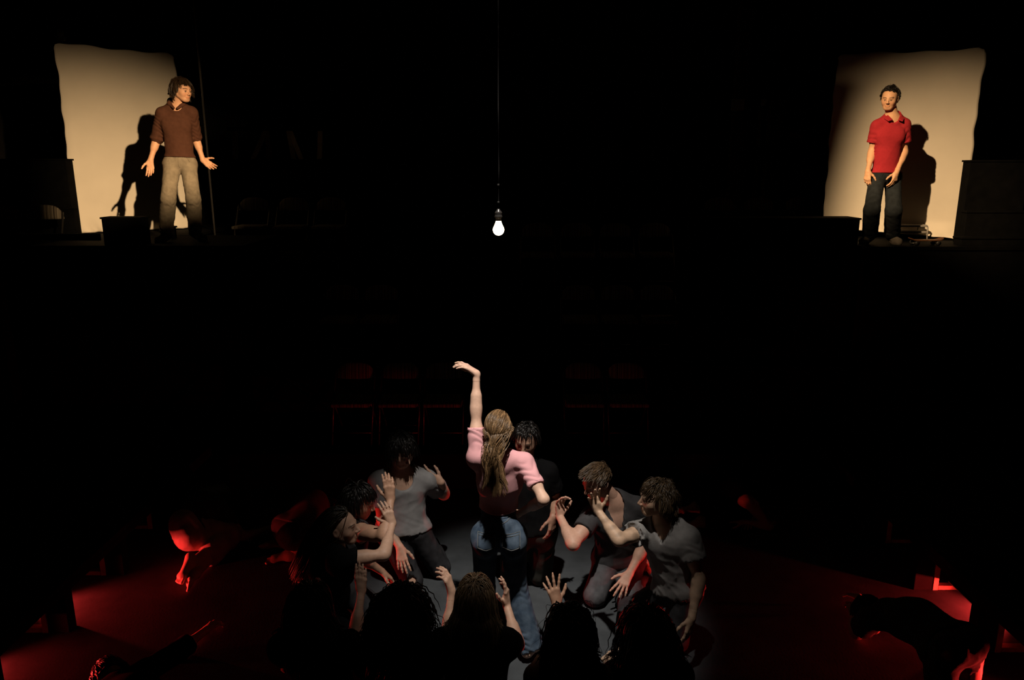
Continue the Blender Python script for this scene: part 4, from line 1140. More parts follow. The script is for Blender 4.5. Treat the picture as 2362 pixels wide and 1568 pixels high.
# ------------------------------------------------------------------ joint positions (metres) of every figure
POSES = {
    'hoodie': dict(pel=(-3.726, 8.52, 3.253), chest=(-3.726, 8.52, 3.637), neck=(-3.704, 8.52, 3.853), head=(-3.614, 8.48, 4.005), sr=(-3.849, 8.47, 3.763), sl=(-3.566, 8.55, 3.778), er=(-3.959, 8.511, 3.497), wr=(-4.022, 8.438, 3.261), el=(-3.592, 8.667, 3.513), wl=(-3.522, 8.643, 3.268), hr=(-3.814, 8.5, 3.215), hl=(-3.651, 8.54, 3.215), kr=(-3.812, 8.312, 2.83), kl=(-3.554, 8.362, 2.837), ar=(-3.928, 8.434, 2.458), al=(-3.646, 8.544, 2.472), tr=(-3.958, 8.274, 2.405), tl=(-3.496, 8.444, 2.407), s=1.02, hf=(0.88, -0.42, -0.12), hu=(0.1, -0.05, 1)),
    'polo': dict(pel=(4.057, 8.22, 3.112), chest=(4.054, 8.22, 3.508), neck=(4.072, 8.22, 3.718), head=(3.994, 8.17, 3.891), sr=(3.93, 8.24, 3.621), sl=(4.192, 8.2, 3.632), er=(3.918, 8.28, 3.351), wr=(3.832, 8.14, 3.144), el=(4.251, 8.24, 3.35), wl=(4.121, 8.1, 3.131), hr=(3.968, 8.2, 3.066), hl=(4.162, 8.24, 3.066), kr=(3.846, 7.988, 2.742), kl=(4.095, 8.02, 2.732), ar=(3.964, 8.217, 2.458), al=(4.211, 8.223, 2.458), tr=(3.844, 8.117, 2.405), tl=(4.211, 8.068, 2.405), s=0.965, hf=(-0.56, -0.8, -0.2), hu=(0.0, -0.05, 1)),
    'dancer': dict(pel=(-0.084, 4.34, 0.906), waist=(-0.088, 4.44, 1.008), chest=(-0.077, 4.36, 1.247), neck=(-0.078, 4.32, 1.418), head=(-0.081, 4.35, 1.59), sl=(-0.219, 4.32, 1.418), sr=(0.076, 4.32, 1.378), el=(-0.226, 4.407, 1.679), wl=(-0.224, 4.472, 1.911), er=(0.192, 4.131, 1.215), wr=(0.041, 4.6, 0.889), hl=(-0.174, 4.37, 0.841), hr=(0.006, 4.37, 0.841), kl=(-0.185, 4.427, 0.44), kr=(0.032, 4.404, 0.438), al=(-0.185, 4.541, 0.065), ar=(0.118, 4.309, 0.09), tl=(-0.203, 4.696, 0.035), tr=(0.217, 4.433, 0.049), s=0.965, hf=(0.08, 0.95, 0.25), hu=(-0.08, -0.25, 1)),
    'grey': dict(pel=(-0.84, 5.22, 0.474), chest=(-0.846, 5.26, 0.77), neck=(-0.852, 5.27, 0.922), head=(-0.829, 5.2, 1.105), sr=(-1.008, 5.2, 0.861), sl=(-0.659, 5.3, 0.831), er=(-0.99, 5.175, 0.566), wr=(-0.842, 5.038, 0.401), el=(-0.546, 5.48, 0.625), wl=(-0.549, 5.298, 0.81), hr=(-0.932, 5.2, 0.437), hl=(-0.747, 5.26, 0.413), kr=(-0.771, 5.116, 0.08), kl=(-0.573, 5.307, 0.08), ar=(-0.9, 5.522, 0.08), al=(-0.701, 5.713, 0.08), tr=(-0.917, 5.696, 0.054), tl=(-0.718, 5.887, 0.054), s=1.04, hf=(0.6, -0.68, -0.35), hu=(0.25, -0.2, 1)),
    'vneck': dict(pel=(0.815, 5.1, 0.309), chest=(0.764, 5.0, 0.657), neck=(0.734, 4.96, 0.824), head=(0.601, 4.88, 1.002), sr=(0.585, 4.95, 0.699), sl=(0.912, 4.99, 0.755), er=(0.429, 4.719, 0.6), wr=(0.347, 4.943, 0.703), el=(0.994, 4.989, 0.47), wl=(0.858, 4.859, 0.291), hr=(0.728, 5.08, 0.277), hl=(0.913, 5.12, 0.254), kr=(0.616, 4.914, 0.08), kl=(0.847, 4.868, 0.08), ar=(0.806, 5.295, 0.08), al=(1.021, 5.258, 0.08), tr=(0.832, 5.468, 0.054), tl=(1.047, 5.431, 0.054), s=1.04, hf=(-0.75, -0.55, -0.3), hu=(-0.25, -0.2, 1)),
    'ragged': dict(pel=(1.108, 4.45, 0.458), chest=(1.022, 4.42, 0.793), neck=(0.988, 4.4, 0.948), head=(0.921, 4.38, 1.104), sr=(0.9, 4.48, 0.839), sl=(1.136, 4.34, 0.857), er=(0.685, 4.303, 0.853), wr=(0.566, 4.483, 0.969), el=(1.204, 4.28, 0.593), wl=(1.14, 4.16, 0.389), hr=(1.058, 4.5, 0.372), hl=(1.167, 4.4, 0.434), kr=(0.842, 4.711, 0.093), kl=(1.106, 4.379, 0.08), ar=(0.745, 4.31, 0.08), al=(1.187, 4.773, 0.08), tr=(0.6, 4.245, 0.035), tl=(1.221, 4.934, 0.055), s=0.98, hf=(-0.95, -0.15, 0.02), hu=(-0.15, -0.1, 1)),
    'dark': dict(pel=(0.141, 5.12, 0.526), chest=(0.114, 5.15, 0.865), neck=(0.103, 5.15, 1.028), head=(0.102, 5.1, 1.229), sr=(-0.062, 5.15, 0.952), sl=(0.263, 5.15, 0.963), er=(-0.102, 5.185, 0.672), wr=(-0.051, 4.973, 0.549), el=(0.341, 5.211, 0.696), wl=(0.301, 4.964, 0.685), hr=(0.049, 5.12, 0.49), hl=(0.233, 5.12, 0.49), kr=(0.003, 5.197, 0.08), kl=(0.221, 5.216, 0.08), ar=(-0.017, 5.607, 0.08), al=(0.282, 5.622, 0.08), tr=(-0.017, 5.775, 0.055), tl=(0.298, 5.789, 0.055), s=1.0, hf=(-0.2, -0.9, -0.2), hu=(0, -0.2, 1)),
    'tank': dict(pel=(-1.169, 4.55, 0.398), chest=(-1.111, 4.6, 0.696), neck=(-1.087, 4.6, 0.829), head=(-1.03, 4.6, 0.978), sr=(-0.998, 4.48, 0.82), sl=(-1.129, 4.78, 0.734), er=(-0.809, 4.291, 0.889), wr=(-0.794, 4.465, 1.058), el=(-1.102, 4.807, 0.46), wl=(-0.957, 4.894, 0.286), hr=(-1.132, 4.48, 0.398), hl=(-1.204, 4.65, 0.327), kr=(-0.827, 4.46, 0.129), kl=(-0.886, 4.65, 0.075), ar=(-1.224, 4.479, 0.129), al=(-1.283, 4.67, 0.072), tr=(-1.387, 4.479, 0.104), tl=(-1.446, 4.67, 0.048), s=0.97, hf=(0.96, -0.12, -0.22), hu=(0.2, 0, 1)),
    'longhair': dict(pel=(-1.215, 4.2, 0.441), chest=(-1.143, 4.22, 0.72), neck=(-1.114, 4.2, 0.86), head=(-1.059, 4.2, 0.996), sr=(-1.056, 4.06, 0.85), sl=(-1.182, 4.37, 0.761), er=(-0.785, 4.114, 0.857), wr=(-0.767, 4.338, 0.949), el=(-1.169, 4.397, 0.486), wl=(-1.011, 4.492, 0.328), hr=(-1.181, 4.13, 0.441), hl=(-1.25, 4.3, 0.37), kr=(-0.893, 4.109, 0.153), kl=(-0.951, 4.3, 0.093), ar=(-1.29, 4.129, 0.153), al=(-1.348, 4.32, 0.093), tr=(-1.453, 4.129, 0.128), tl=(-1.511, 4.32, 0.068), s=0.97, hf=(0.95, -0.1, 0.12), hu=(-0.1, 0, 1)),
    'bob': dict(pel=(-0.175, 3.28, 0.4), chest=(-0.187, 3.321, 0.727), neck=(-0.193, 3.34, 0.881), head=(-0.186, 3.38, 1.032), sl=(-0.358, 3.32, 0.811), sr=(-0.028, 3.32, 0.811), el=(-0.352, 3.553, 0.674), wl=(-0.336, 3.679, 0.875), er=(0.031, 3.526, 0.645), wr=(-0.032, 3.713, 0.778), hl=(-0.26, 3.28, 0.37), hr=(-0.09, 3.28, 0.37), kl=(-0.293, 3.573, 0.101), kr=(-0.057, 3.573, 0.101), al=(-0.285, 3.184, 0.101), ar=(-0.065, 3.184, 0.101), tl=(-0.285, 3.025, 0.07), tr=(-0.065, 3.025, 0.07), s=0.95, hf=(0.1, 0.97, 0.1), hu=(0, -0.1, 1)),
    'curlyl': dict(pel=(-0.56, 3.24, 0.38), chest=(-0.567, 3.267, 0.69), neck=(-0.571, 3.28, 0.836), head=(-0.564, 3.34, 0.968), sl=(-0.736, 3.26, 0.766), sr=(-0.406, 3.26, 0.766), el=(-0.766, 3.409, 0.542), wl=(-0.657, 3.613, 0.596), er=(-0.376, 3.409, 0.542), wr=(-0.485, 3.613, 0.596), hl=(-0.645, 3.24, 0.35), hr=(-0.475, 3.24, 0.35), kl=(-0.678, 3.533, 0.081), kr=(-0.442, 3.533, 0.081), al=(-0.67, 3.144, 0.081), ar=(-0.45, 3.144, 0.081), tl=(-0.67, 2.985, 0.05), tr=(-0.45, 2.985, 0.05), s=0.95, hf=(0.2, 0.95, 0.05), hu=(0, -0.1, 1)),
    'backleft': dict(pel=(-0.97, 3.36, 0.4), chest=(-1.02, 3.401, 0.671), neck=(-1.043, 3.42, 0.798), head=(-1.054, 3.46, 0.946), sl=(-1.208, 3.4, 0.728), sr=(-0.878, 3.4, 0.728), el=(-1.238, 3.549, 0.504), wl=(-1.129, 3.753, 0.559), er=(-0.881, 3.648, 0.619), wr=(-0.859, 3.776, 0.818), hl=(-1.055, 3.36, 0.37), hr=(-0.885, 3.36, 0.37), kl=(-1.088, 3.653, 0.101), kr=(-0.852, 3.653, 0.101), al=(-1.08, 3.264, 0.101), ar=(-0.86, 3.264, 0.101), tl=(-1.08, 3.105, 0.07), tr=(-0.86, 3.105, 0.07), s=0.95, hf=(0.5, 0.85, 0.1), hu=(0, -0.1, 1)),
    'blackhair': dict(pel=(0.25, 3.14, 0.36), chest=(0.27, 3.181, 0.656), neck=(0.279, 3.2, 0.795), head=(0.284, 3.24, 0.937), sl=(0.114, 3.18, 0.725), sr=(0.444, 3.18, 0.725), el=(0.252, 3.407, 0.776), wl=(0.247, 3.64, 0.825), er=(0.474, 3.329, 0.501), wr=(0.365, 3.533, 0.556), hl=(0.165, 3.14, 0.33), hr=(0.335, 3.14, 0.33), kl=(0.132, 3.433, 0.075), kr=(0.368, 3.433, 0.075), al=(0.14, 3.044, 0.065), ar=(0.36, 3.044, 0.065), tl=(0.14, 2.885, 0.035), tr=(0.36, 2.885, 0.035), s=0.95, hf=(-0.15, 0.96, 0.05), hu=(0, -0.1, 1)),
    'curlyr': dict(pel=(0.66, 3.24, 0.34), chest=(0.681, 3.281, 0.599), neck=(0.691, 3.3, 0.721), head=(0.686, 3.34, 0.861), sl=(0.526, 3.28, 0.651), sr=(0.856, 3.28, 0.651), el=(0.574, 3.486, 0.482), wl=(0.644, 3.711, 0.452), er=(0.886, 3.429, 0.427), wr=(0.777, 3.633, 0.482), hl=(0.575, 3.24, 0.31), hr=(0.745, 3.24, 0.31), kl=(0.542, 3.533, 0.075), kr=(0.778, 3.533, 0.075), al=(0.55, 3.144, 0.065), ar=(0.77, 3.144, 0.065), tl=(0.55, 2.985, 0.035), tr=(0.77, 2.985, 0.035), s=0.95, hf=(-0.4, 0.9, 0.05), hu=(0, -0.1, 1)),
    'curled': dict(pel=(-2.668, 5.55, 0.277), chest=(-2.65, 5.85, 0.333), neck=(-2.609, 6.0, 0.281), head=(-2.558, 6.08, 0.159), sl=(-2.715, 6.05, 0.299), sr=(-2.492, 5.9, 0.227), el=(-2.595, 6.08, 0.058), wl=(-2.394, 5.954, 0.058), er=(-2.343, 5.863, 0.05), wr=(-2.175, 6.031, 0.045), hl=(-2.713, 5.58, 0.316), hr=(-2.637, 5.5, 0.234), kl=(-2.411, 5.762, 0.127), kr=(-2.435, 5.745, 0.075), al=(-2.528, 5.255, 0.14), ar=(-2.485, 5.233, 0.07), tl=(-2.541, 5.151, 0.07), tr=(-2.421, 5.028, 0.045), s=0.95, hf=(0.6, 0.3, -0.7), hu=(0.6, 0.6, 0.4)),
    'bowed': dict(pel=(-1.847, 5.65, 0.213), chest=(-1.747, 5.85, 0.353), neck=(-1.694, 5.97, 0.316), head=(-1.644, 6.05, 0.194), sl=(-1.783, 6.02, 0.313), sr=(-1.629, 5.85, 0.272), el=(-1.612, 6.054, 0.107), wl=(-1.376, 6.025, 0.113), er=(-1.457, 5.816, 0.066), wr=(-1.22, 5.83, 0.072), hl=(-1.904, 5.72, 0.217), hr=(-1.807, 5.56, 0.202), kl=(-1.589, 5.846, 0.075), kr=(-1.457, 5.607, 0.075), al=(-1.957, 5.73, 0.065), ar=(-1.832, 5.508, 0.065), tl=(-2.096, 5.648, 0.035), tr=(-1.971, 5.427, 0.035), s=0.95, hf=(0.7, 0.1, -0.7), hu=(0.6, 0.3, 0.6)),
    'crouch': dict(pel=(1.78, 6.25, 0.3), chest=(2.02, 6.12, 0.37), neck=(2.19, 6.04, 0.34), head=(2.29, 5.98, 0.22), sr=(2.06, 5.96, 0.33), sl=(2.2, 6.22, 0.36), er=(2.265, 5.939, 0.112), wr=(2.058, 6.012, 0.116), el=(2.309, 6.247, 0.114), wl=(2.157, 6.065, 0.114), hr=(1.76, 6.16, 0.28), hl=(1.78, 6.34, 0.28), kr=(2.091, 6.077, 0.075), kl=(2.116, 6.382, 0.075), ar=(1.703, 6.116, 0.073), al=(1.729, 6.421, 0.07), tr=(1.543, 6.116, 0.057), tl=(1.568, 6.421, 0.054), s=0.95, hf=(0.3, -0.3, -0.8), hu=(0.7, -0.4, 0.4)),
    'foldedr': dict(pel=(2.65, 3.88, 0.38), chest=(2.57, 4.19, 0.36), neck=(2.51, 4.39, 0.29), head=(2.47, 4.53, 0.17), sr=(2.67, 4.38, 0.29), sl=(2.35, 4.3, 0.29), er=(2.67, 4.582, 0.088), wr=(2.579, 4.815, 0.088), el=(2.366, 4.476, 0.066), wl=(2.445, 4.713, 0.066), hr=(2.73, 3.91, 0.36), hl=(2.56, 3.86, 0.36), kr=(2.748, 3.855, 0.075), kl=(2.536, 3.764, 0.075), ar=(2.789, 3.447, 0.065), al=(2.577, 3.356, 0.065), tr=(2.807, 3.281, 0.035), tl=(2.594, 3.191, 0.035), s=1.0, hf=(-0.3, 0.4, -0.8), hu=(-0.5, 0.8, 0.3)),
    'lyingl': dict(pel=(-1.92, 3.44, 0.14), chest=(-2.22, 3.72, 0.15), neck=(-2.37, 3.86, 0.14), head=(-2.47, 3.93, 0.13), sr=(-2.27, 3.99, 0.13), sl=(-2.48, 3.74, 0.13), er=(-2.199, 4.26, 0.073), wr=(-2.113, 4.495, 0.068), el=(-2.589, 3.521, 0.05), wl=(-2.355, 3.609, 0.045), hr=(-1.85, 3.5, 0.13), hl=(-1.98, 3.37, 0.13), kr=(-1.533, 3.225, 0.109), kl=(-1.683, 3.073, 0.109), ar=(-1.243, 2.935, 0.109), al=(-1.394, 2.784, 0.101), tr=(-1.123, 2.816, 0.092), tl=(-1.273, 2.663, 0.101), s=1.0, hf=(-0.2, -0.4, -0.8), hu=(-0.75, 0.65, 0.1)),
}

# ------------------------------------------------------------------ the people
mat('denim_stitch', (.13, .135, .135), .9, .2, 60)
M_DENIM = cloth('blue_denim', (.032, .052, .082), .3, 18, bump=.35, bscale=700, color2=(.085, .118, .16))
M_PINK = cloth('pink_jersey', (.70, .36, .38), .06, 12)
M_BROWN = cloth('brown_sweat', (.075, .032, .020), .1, 30)
M_KHAKI = cloth('grey_khaki_denim', (.23, .195, .145), .16, 22, bump=.35)
M_RED = cloth('red_pique', (.36, .024, .034), .06, 40, bump=.35, bscale=900)
M_DARKD = cloth('dark_denim', (.018, .022, .026), .25, 20)
M_GREYT2 = cloth('grey_jersey', (.27, .265, .265), .12, 14)
M_CHAR = cloth('charcoal_jersey', (.045, .044, .046), .2, 14)
M_RAG = cloth('dirty_grey_jersey', (.32, .31, .30), .3, 9, color2=(.15, .145, .14))
M_BLKD = cloth('black_denim', (.03, .03, .033), .3, 18)
M_SHOE = cloth('dark_canvas_shoe', (.05, .042, .034), .2, 30)
M_SHOE2 = cloth('grey_suede_shoe', (.14, .12, .10), .2, 30)
M_SOLE = mat('rubber_sole', (.16, .13, .10), .8, .1, 30)
M_LACE = mat('pale_lace', (.35, .32, .28), .9)
M_SHORT = cloth('pale_cotton_shorts', (.45, .40, .36), .15, 16)

TONE = (.52, .32, .225); TONE2 = (.45, .26, .17); TONE3 = (.40, .22, .13)
BROWNH = (.030, .018, .010); BLACKH = (.010, .008, .007); BLOND = (.16, .095, .045); DKBLOND = (.075, .046, .024)

def P_(key): return POSES[key]

make_person('hoodie', 'standing boy in brown hoodie and grey-tan jeans, head turned right', P_('hoodie'), tone=(.66, .37, .23), w=.84, h=.0098, hh=.0042, hd=.0042, seed=11, floor=2.36,
    hands={'r': dict(d=(-.06, -.1, -1), n=(.25, -.95, 0), c=.28, sp=.05, t=.4), 'l': dict(d=(.78, -.2, -.55), n=(-.15, -.75, .6), c=.12, sp=.06, t=.3)},
    hair=dict(col=BROWNH, styles=[dict(n=1800, L=.125, seg=9, lift=.35, side=.7, b=.36, thick=.024, flow=(0, .30, 0), Lf=.62, clump=.7, col=BROWNH, wd=0.0024, wave=.10, wf=30, mess=.2)]),
    clothes=[dict(kind='top', fine=.0078, name='hoodie', mat=M_BROWN, sleeve=1.06, infl=.012, loose=.014, hem=.045, hood=True, neck='v', vd=.0, fold=.012, wl=.16, sr=.016, drape=[((0, .3, .2), .07, .005)]),
             dict(kind='trousers', fine=.008, name='jeans', mat=M_KHAKI, infl=.010, bag=.010, waist=.085, cuff=.020, len=1.99, crease=.014, fold=.008, front=True),
             dict(kind='shoes', mat=M_SHOE, sole=M_SOLE, lace=M_LACE)])
make_person('polo', 'standing boy in red polo shirt and dark jeans, looking down', P_('polo'), tone=(.68, .39, .23), h=.0098, hh=.0042, hd=.0042, seed=12, w=.80, floor=2.36,
    hands={'r': dict(d=(-.05, -.12, -1), n=(.75, .6, 0), c=.42, sp=.04), 'l': dict(d=(-.25, -.2, -1), n=(-.45, .85, 0), c=.38, sp=.05)},
    hair=dict(col=BLACKH, styles=[dict(n=2000, L=.050, clump=.6, per=14, seg=6, lift=.7, side=.5, b=.22, thick=.014, col=BLACKH, wd=0.0024, wave=.6, wf=140, mess=.4, Ltop=1.2, Lf=.55)]),
    face=dict(),
    clothes=[dict(kind='top', fine=.0078, name='polo_shirt', mat=M_RED, sleeve=.62, infl=.011, loose=.020, hem=.015, neck='v', vd=.085, fold=.011, wl=.14, sr=.016, collar=True, bands=True),
             dict(kind='trousers', fine=.009, name='jeans', mat=M_DARKD, infl=.012, bag=.014, waist=.065, front=True, cuff=.030, len=1.99, crease=.013),
             dict(kind='shoes', mat=M_SHOE2, sole=M_SOLE, lace=M_LACE)])
make_person('dancer', 'standing woman in pink top and blue jeans seen from behind, left arm raised', P_('dancer'), tone=(.64, .41, .30), fem=True, w=.87, h=.0085, hh=.0034, hd=.006, seed=13,
    hands={'l': dict(d=(-.78, .05, .55), n=(-.52, .1, -.78), c=[.2, .28, .42, .36, .30], sp=.16, t=.75), 'r': dict(d=(-.9, .35, -.1), n=(-.3, -.9, 0), c=.2)},
    hair=dict(col=BLOND, tie=(-.034, -.124, -.016), styles=[
        dict(n=1700, L=.17, seg=10, umin=-.05, lift=.2, grav=.2, side=.1, b=.3, thick=.014, flow=(0, -.6, -.1), tie=((-.034, -.116, -.016), -.1, 1.0), col=BLOND, wd=0.002, var=.5, mess=.05, frizz=.02),
        dict(n=800, L=.37, seg=14, umax=.15, lift=.2, side=.25, b=.4, thick=.030, flow=(-.55, -.30, 0), col=BLOND, wd=0.0021, var=.45, wave=.22, wf=36, mess=.10, frizz=.05, clump=.75, per=40),
        dict(n=800, L=.30, seg=14, lift=.7, side=.25, b=.34, thick=.035, flow=(0, -.12, 0), col=BLOND, wd=0.0021, var=.45, wave=.26, wf=40, mess=.25, frizz=.05, clump=.8, per=45, **{'from': (-.034, -.122, -.02)})]),
    clothes=[dict(kind='top', name='pink_top', mat=M_PINK, sleeve=.62, infl=.008, hem=.122, neck='crew', fold=.008, wl=.10, sr=.008, bands='wavy', drape=[((.4, .2, 1), .05, .003)], fine=.0062),
             dict(kind='trousers', name='jeans', mat=M_DENIM, infl=.007, bag=.008, waist=.130, cuff=.042, len=2.05, crease=.014, pockets=True, rag=.010, fine=.0065)])
make_person('grey', 'kneeling man in loose grey tee, one hand on his ripped knee', P_('grey'), tone=TONE, h=.0115, hh=.0042, hd=.0055, seed=14,
    hands={'l': dict(d=(-.80, -.15, .45), n=(.25, .95, -.1), c=.22, sp=.24, t=.3), 'r': dict(d=(.22, -.50, -.85), n=(.1, .82, -.55), c=.14, sp=.12)},
    hair=dict(col=BLACKH, styles=[dict(n=650, L=.14, seg=7, lift=.3, side=.7, b=.4, thick=.024, flow=(0, .25, 0), Lf=.7, col=BLACKH, wd=0.0044)]),
    clothes=[dict(kind='top', fine=.009, mat=M_GREYT2, sleeve=.62, infl=.018, loose=.024, hem=-.03, neck='wide', fold=.014, wl=.15, sr=.022, rag=.006, drape=[((1, 0, .15), .09, .008)]),
             dict(kind='trousers', name='ripped_jeans', mat=M_BLKD, infl=.012, bag=.010, len=1.9, crease=.012, holes=[('kr', 'ar', .0, (.01, -.07, .03), (.045, .035)), ('kl', 'al', .0, (.03, -.07, .02), (.04, .02))])])
make_person('vneck', 'kneeling man in black V-neck with red-painted eyes, reaching up', P_('vneck'), tone=(.48, .285, .205), h=.0112, hh=.0040, hd=.0046, seed=15, face=dict(makeup=True),
    hands={'r': dict(d=(-.02, .1, 1), n=(.65, -.75, 0), c=[.3, .55, .5, .4, .3], sp=.14, t=.25), 'l': dict(d=(-.55, -.55, -.6), n=(-.1, .45, -.85), c=.12, sp=.20, t=.1)},
    hair=dict(col=DKBLOND, styles=[dict(n=1700, L=.055, clump=.6, per=14, seg=6, lift=.45, side=.3, b=.25, grav=.5, thick=.012, flow=(0, .9, .1), col=DKBLOND, wd=0.0022, mess=.25, Ltop=1.5)]),
    clothes=[dict(kind='top', fine=.009, name='v_neck_shirt', mat=M_CHAR, sleeve=.52, infl=.015, loose=.012, hem=-.03, neck='v', vd=.19, fold=.012, wl=.13, sr=.014),
             dict(kind='trousers', name='charcoal_jeans', mat=cloth('charcoal_denim', (.075, .075, .08), .25, 18), infl=.012, bag=.012, len=1.9, crease=.012)])
make_person('ragged', 'kneeling boy in torn pale grey tee, profile left, red eye paint', P_('ragged'), tone=(.48, .325, .22), h=.0112, hh=.0040, hd=.0046, seed=16, w=.9, face=dict(makeup=True, dirt=.5),
    hands={'r': dict(d=(-.30, -.05, 1), n=(.15, -1, .15), c=.26, sp=.16, t=.15), 'l': dict(d=(-.18, -.2, -1), n=(-.6, .75, 0), c=.22, sp=.10)},
    hair=dict(col=(.055, .035, .018), styles=[dict(n=1600, L=.115, clump=.6, per=14, seg=8, lift=.4, side=.6, b=.35, thick=.028, flow=(0, .1, 0), Lf=.75, col=(.055, .035, .018), wd=0.0025, wave=.2, wf=50, mess=.25)]),
    clothes=[dict(kind='top', fine=.0085, name='torn_t_shirt', mat=M_RAG, sleeve=.5, infl=.018, loose=.03, hem=-.04, neck='v', vd=.10, fold=.018, wl=.14, sr=.024, rag=.018, drape=[((1, .2, .1), .10, .008)]),
             dict(kind='trousers', name='ripped_jeans', mat=M_BLKD, infl=.012, bag=.012, len=1.9, holes=[('kr', 'hr', .18, (-.02, -.03, .075), (.035, .028)), ('kr', 'hr', .45, (0, 0, .085), (.028, .02))])])
make_person('dark', 'dark figure kneeling half hidden behind the woman in jeans', P_('dark'), tone=(.30, .17, .115), h=.0135, hh=.0048, hd=.006, seed=17,
    hands={'l': dict(d=(-.1, -.2, -1), n=(-.7, .6, 0), c=.3), 'r': dict(d=(.1, -.3, -1), n=(.7, .6, 0), c=.3)},
    hair=dict(col=BLACKH, styles=[dict(n=500, L=.07, seg=6, lift=.4, side=.5, thick=.016, col=BLACKH, wd=0.005)]),
    clothes=[dict(kind='top', mat=M_BLACKF, sleeve=.6, infl=.018, loose=.02, hem=-.03, fold=.012, sr=.02),
             dict(kind='trousers', mat=cloth('olive_grey_twill', (.045, .043, .036), .2, 20), infl=.016, bag=.016, len=1.9, crease=.016)])
make_person('tank', 'kneeling figure in dark tank top, raised hand with fingers together', P_('tank'), tone=TONE2, fem=False, h=.0130, hh=.0044, hd=.0055, seed=18,
    hands={'r': dict(d=(-.08, .1, 1), n=(-.35, .9, .1), c=.24, sp=.02, t=.5)},
    hair=dict(col=BLACKH, styles=[dict(n=600, L=.15, seg=7, lift=.3, side=.7, b=.4, thick=.024, flow=(0, .1, 0), Lf=.6, col=BLACKH, wd=0.0046)]),
    clothes=[dict(kind='tank', name='tank_top', mat=M_CHAR, infl=.012, hem=-.03, neck='crew'),
             dict(kind='trousers', mat=M_BLKD, infl=.012, len=1.9)])
make_person('longhair', 'kneeling long-haired figure in black tee, profile right, palm held up', P_('longhair'), tone=(.48, .30, .21), fem=True, h=.0125, hh=.0042, hd=.0048, seed=19,
    hands={'r': dict(d=(-.32, .1, .95), n=(-.5, .85, .0), c=[.1, .18, .3, .34, .3], sp=.10, t=.0)},
    hair=dict(col=(.030, .024, .016), styles=[dict(n=1200, L=.42, seg=12, lift=.2, side=.3, b=.4, thick=.026, flow=(0, -.55, 0), col=(.030, .024, .016), wd=0.003, mess=.08, frizz=.03)]),
    clothes=[dict(kind='top', mat=M_BLACKF, sleeve=.42, infl=.014, loose=.01, hem=-.03, fold=.01, sr=.012),
             dict(kind='trousers', mat=M_BLACKF, infl=.012, len=1.9)])
front = dict(h=.0145, hh=.0045, hd=.008)
blk = lambda: [dict(kind='top', mat=M_BLACKF, sleeve=.5, infl=.015, loose=.012, hem=-.03, fold=.010, sr=.014), dict(kind='trousers', mat=M_BLACKF, infl=.012, len=1.9)]
make_person('bob', 'front kneeler with brown bob haircut and black tee, both hands raised', P_('bob'), tone=TONE, fem=True, seed=20, **front,
    hands={'l': dict(d=(-.30, .2, .95), n=(-.8, .3, -.4), c=[.3, .35, .4, .45, .5], sp=.05), 'r': dict(d=(.02, .1, 1), n=(-.85, .2, 0), c=[.3, .12, .2, .35, .5], sp=.05)},
    hair=dict(col=(.17, .11, .062), styles=[dict(n=1700, clump=.5, per=30, L=.25, seg=10, lift=.2, side=.8, b=.5, thick=.022, col=(.17, .11, .062), wd=0.0027, mess=.06, frizz=.025, Lf=.9)]), clothes=blk())
make_person('curlyl', 'front kneeler with big curly dark hair, left of the bob haircut', P_('curlyl'), tone=TONE, fem=True, seed=21, **front,
    hair=dict(col=BLACKH, styles=[dict(n=950, L=.32, seg=11, lift=.5, side=.8, b=.35, thick=.055, col=(.016, .011, .007), wd=0.0052, wave=.6, wf=90, mess=.2, frizz=.12)]), clothes=blk())
make_person('backleft', 'dark kneeler at front far left holding one flat hand up', P_('backleft'), tone=TONE, fem=True, seed=22, **front,
    hands={'r': dict(d=(.0, .1, 1), n=(.1, 1, 0), c=.06, sp=.02, t=.9)},
    hair=dict(col=BLACKH, styles=[dict(n=650, L=.36, seg=10, lift=.2, side=.7, b=.5, thick=.026, col=(.016, .010, .007), wd=0.0054, mess=.08, frizz=.03)]), clothes=blk())
make_person('blackhair', 'front kneeler with black pinned-up hair and tank top, fingers spread', P_('blackhair'), tone=TONE2, fem=True, seed=23, **front,
    hands={'l': dict(d=(-.25, .2, 1), n=(-.1, 1, .1), c=[.1, .05, .10, .18, .25], sp=.26, t=.2)},
    hair=dict(col=BLACKH, styles=[dict(n=850, L=.24, seg=10, lift=.3, side=.7, b=.4, thick=.036, col=BLACKH, wd=0.005, wave=.3, wf=60, mess=.12, frizz=.05),
                                 dict(n=26, L=.38, seg=20, lift=.5, side=.9, b=.3, thick=.06, col=BLACKH, wd=.0016, wave=.5, wf=40, mess=.3)]),
    clothes=[dict(kind='tank', name='tank_top', mat=M_BLACKF, infl=.012, hem=-.03), dict(kind='trousers', mat=M_BLACKF, infl=.012, len=1.9)])
make_person('curlyr', 'front kneeler with long dark curls at right, below the torn tee', P_('curlyr'), tone=TONE2, fem=True, seed=24, **front,
    hair=dict(col=BLACKH, styles=[dict(n=850, L=.38, seg=11, lift=.35, side=.8, b=.4, thick=.042, col=(.014, .010, .007), wd=0.0054, wave=.5, wf=70, mess=.15, frizz=.08)]), clothes=blk())
low = dict(h=.013, hh=.0052, hd=.0075)
make_person('curled', 'figure curled on the floor at left, bare feet lit bright red', P_('curled'), tone=(.62, .42, .33), fem=True, seed=25, **low,
    hair=dict(col=BLACKH, styles=[dict(n=450, L=.2, seg=7, lift=.12, side=.2, b=.5, thick=.02, col=BLACKH, wd=0.0045, zmin=.01, mess=.06)]),
    clothes=[dict(kind='top', mat=M_CHAR, sleeve=.5, infl=.014, hem=.02, fold=.012),
             dict(kind='trousers', name='ragged_shorts', mat=M_SHORT, infl=.014, bag=.02, len=1.03, cuff=.03, rag=.02, fold=.012)])
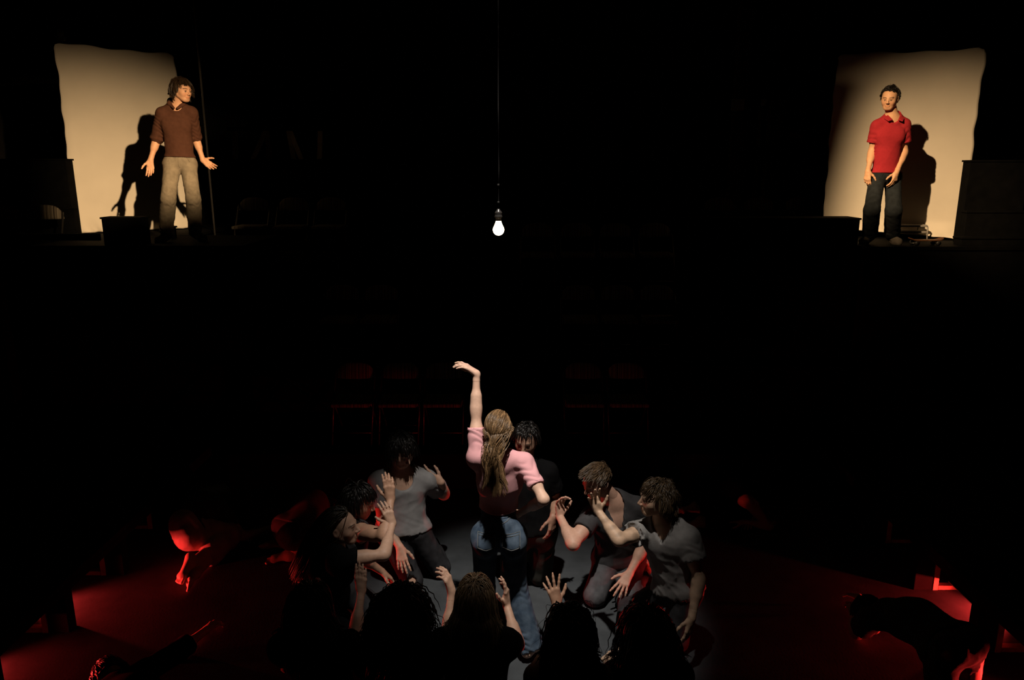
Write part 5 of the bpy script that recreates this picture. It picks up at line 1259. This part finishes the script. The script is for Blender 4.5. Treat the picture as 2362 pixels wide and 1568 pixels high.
make_person('bowed', 'dim barefoot figure bowed over on the floor, left behind the kneelers', P_('bowed'), tone=TONE, seed=26, **low,
    hair=dict(col=BLACKH, styles=[dict(n=400, L=.07, seg=6, lift=.12, side=.2, b=.5, thick=.012, col=BLACKH, wd=0.0045, zmin=.01, mess=.06)]),
    clothes=[dict(kind='top', mat=M_CHAR, sleeve=.5, infl=.014, hem=-.02), dict(kind='trousers', name='ragged_trousers', mat=M_BLKD, infl=.012, len=1.7, rag=.015)])
make_person('crouch', 'dim red-lit figure crouched on the floor at right, forearm down', P_('crouch'), tone=TONE2, fem=True, seed=27, **low,
    hands={'r': dict(n=(-.1, .2, -1), c=.2)},
    hair=dict(col=BLACKH, styles=[dict(n=450, L=.10, seg=6, lift=.12, side=.2, b=.5, thick=.016, col=BLACKH, wd=0.0045, zmin=.01, mess=.06)]),
    clothes=[dict(kind='tank', name='tank_top', mat=M_BLACKF, infl=.010, hem=-.02), dict(kind='trousers', mat=M_BLACKF, infl=.012, len=1.9)])
make_person('foldedr', 'figure folded over on the floor at lower right, torn jeans lit red', P_('foldedr'), tone=(.62, .40, .30), seed=28, **low,
    hair=dict(col=BLACKH, styles=[dict(n=450, L=.07, seg=6, lift=.12, side=.2, b=.5, thick=.012, col=BLACKH, wd=0.0045, zmin=.01, mess=.06)]),
    clothes=[dict(kind='top', mat=M_CHAR, sleeve=.6, infl=.016, hem=-.0, fold=.014, loose=.015),
             dict(kind='trousers', name='torn_jeans', mat=cloth('faded_torn_denim', (.025, .025, .028), .5, 14, color2=(.12, .115, .11)), infl=.012, bag=.012, len=1.9, fold=.014, crease=.014, holes=[('hr', 'kr', .05, (.065, -.075, 0), (.055, .05)), ('hr', 'kr', .35, (.055, -.075, 0), (.05, .04)), ('hr', 'kr', .65, (.06, -.06, 0), (.06, .05)), ('hr', 'kr', .5, (.0, -.09, 0), (.05, .03)), ('hr', 'kr', .9, (.04, -.07, 0), (.05, .04))])])
make_person('lyingl', 'dark figure lying on the floor at lower left', P_('lyingl'), tone=TONE, seed=29, **low,
    hair=dict(col=BROWNH, styles=[dict(n=500, L=.17, seg=8, lift=.1, side=.1, b=.5, thick=.014, flow=(0, -.2, -.3), col=(.05, .02, .012), wd=0.0042, zmin=.01, mess=.05, frizz=.03)]),
    clothes=[dict(kind='top', mat=M_BLACKF, sleeve=1.4, infl=.016, hem=-.02), dict(kind='trousers', mat=M_BLACKF, infl=.014, len=1.9)])
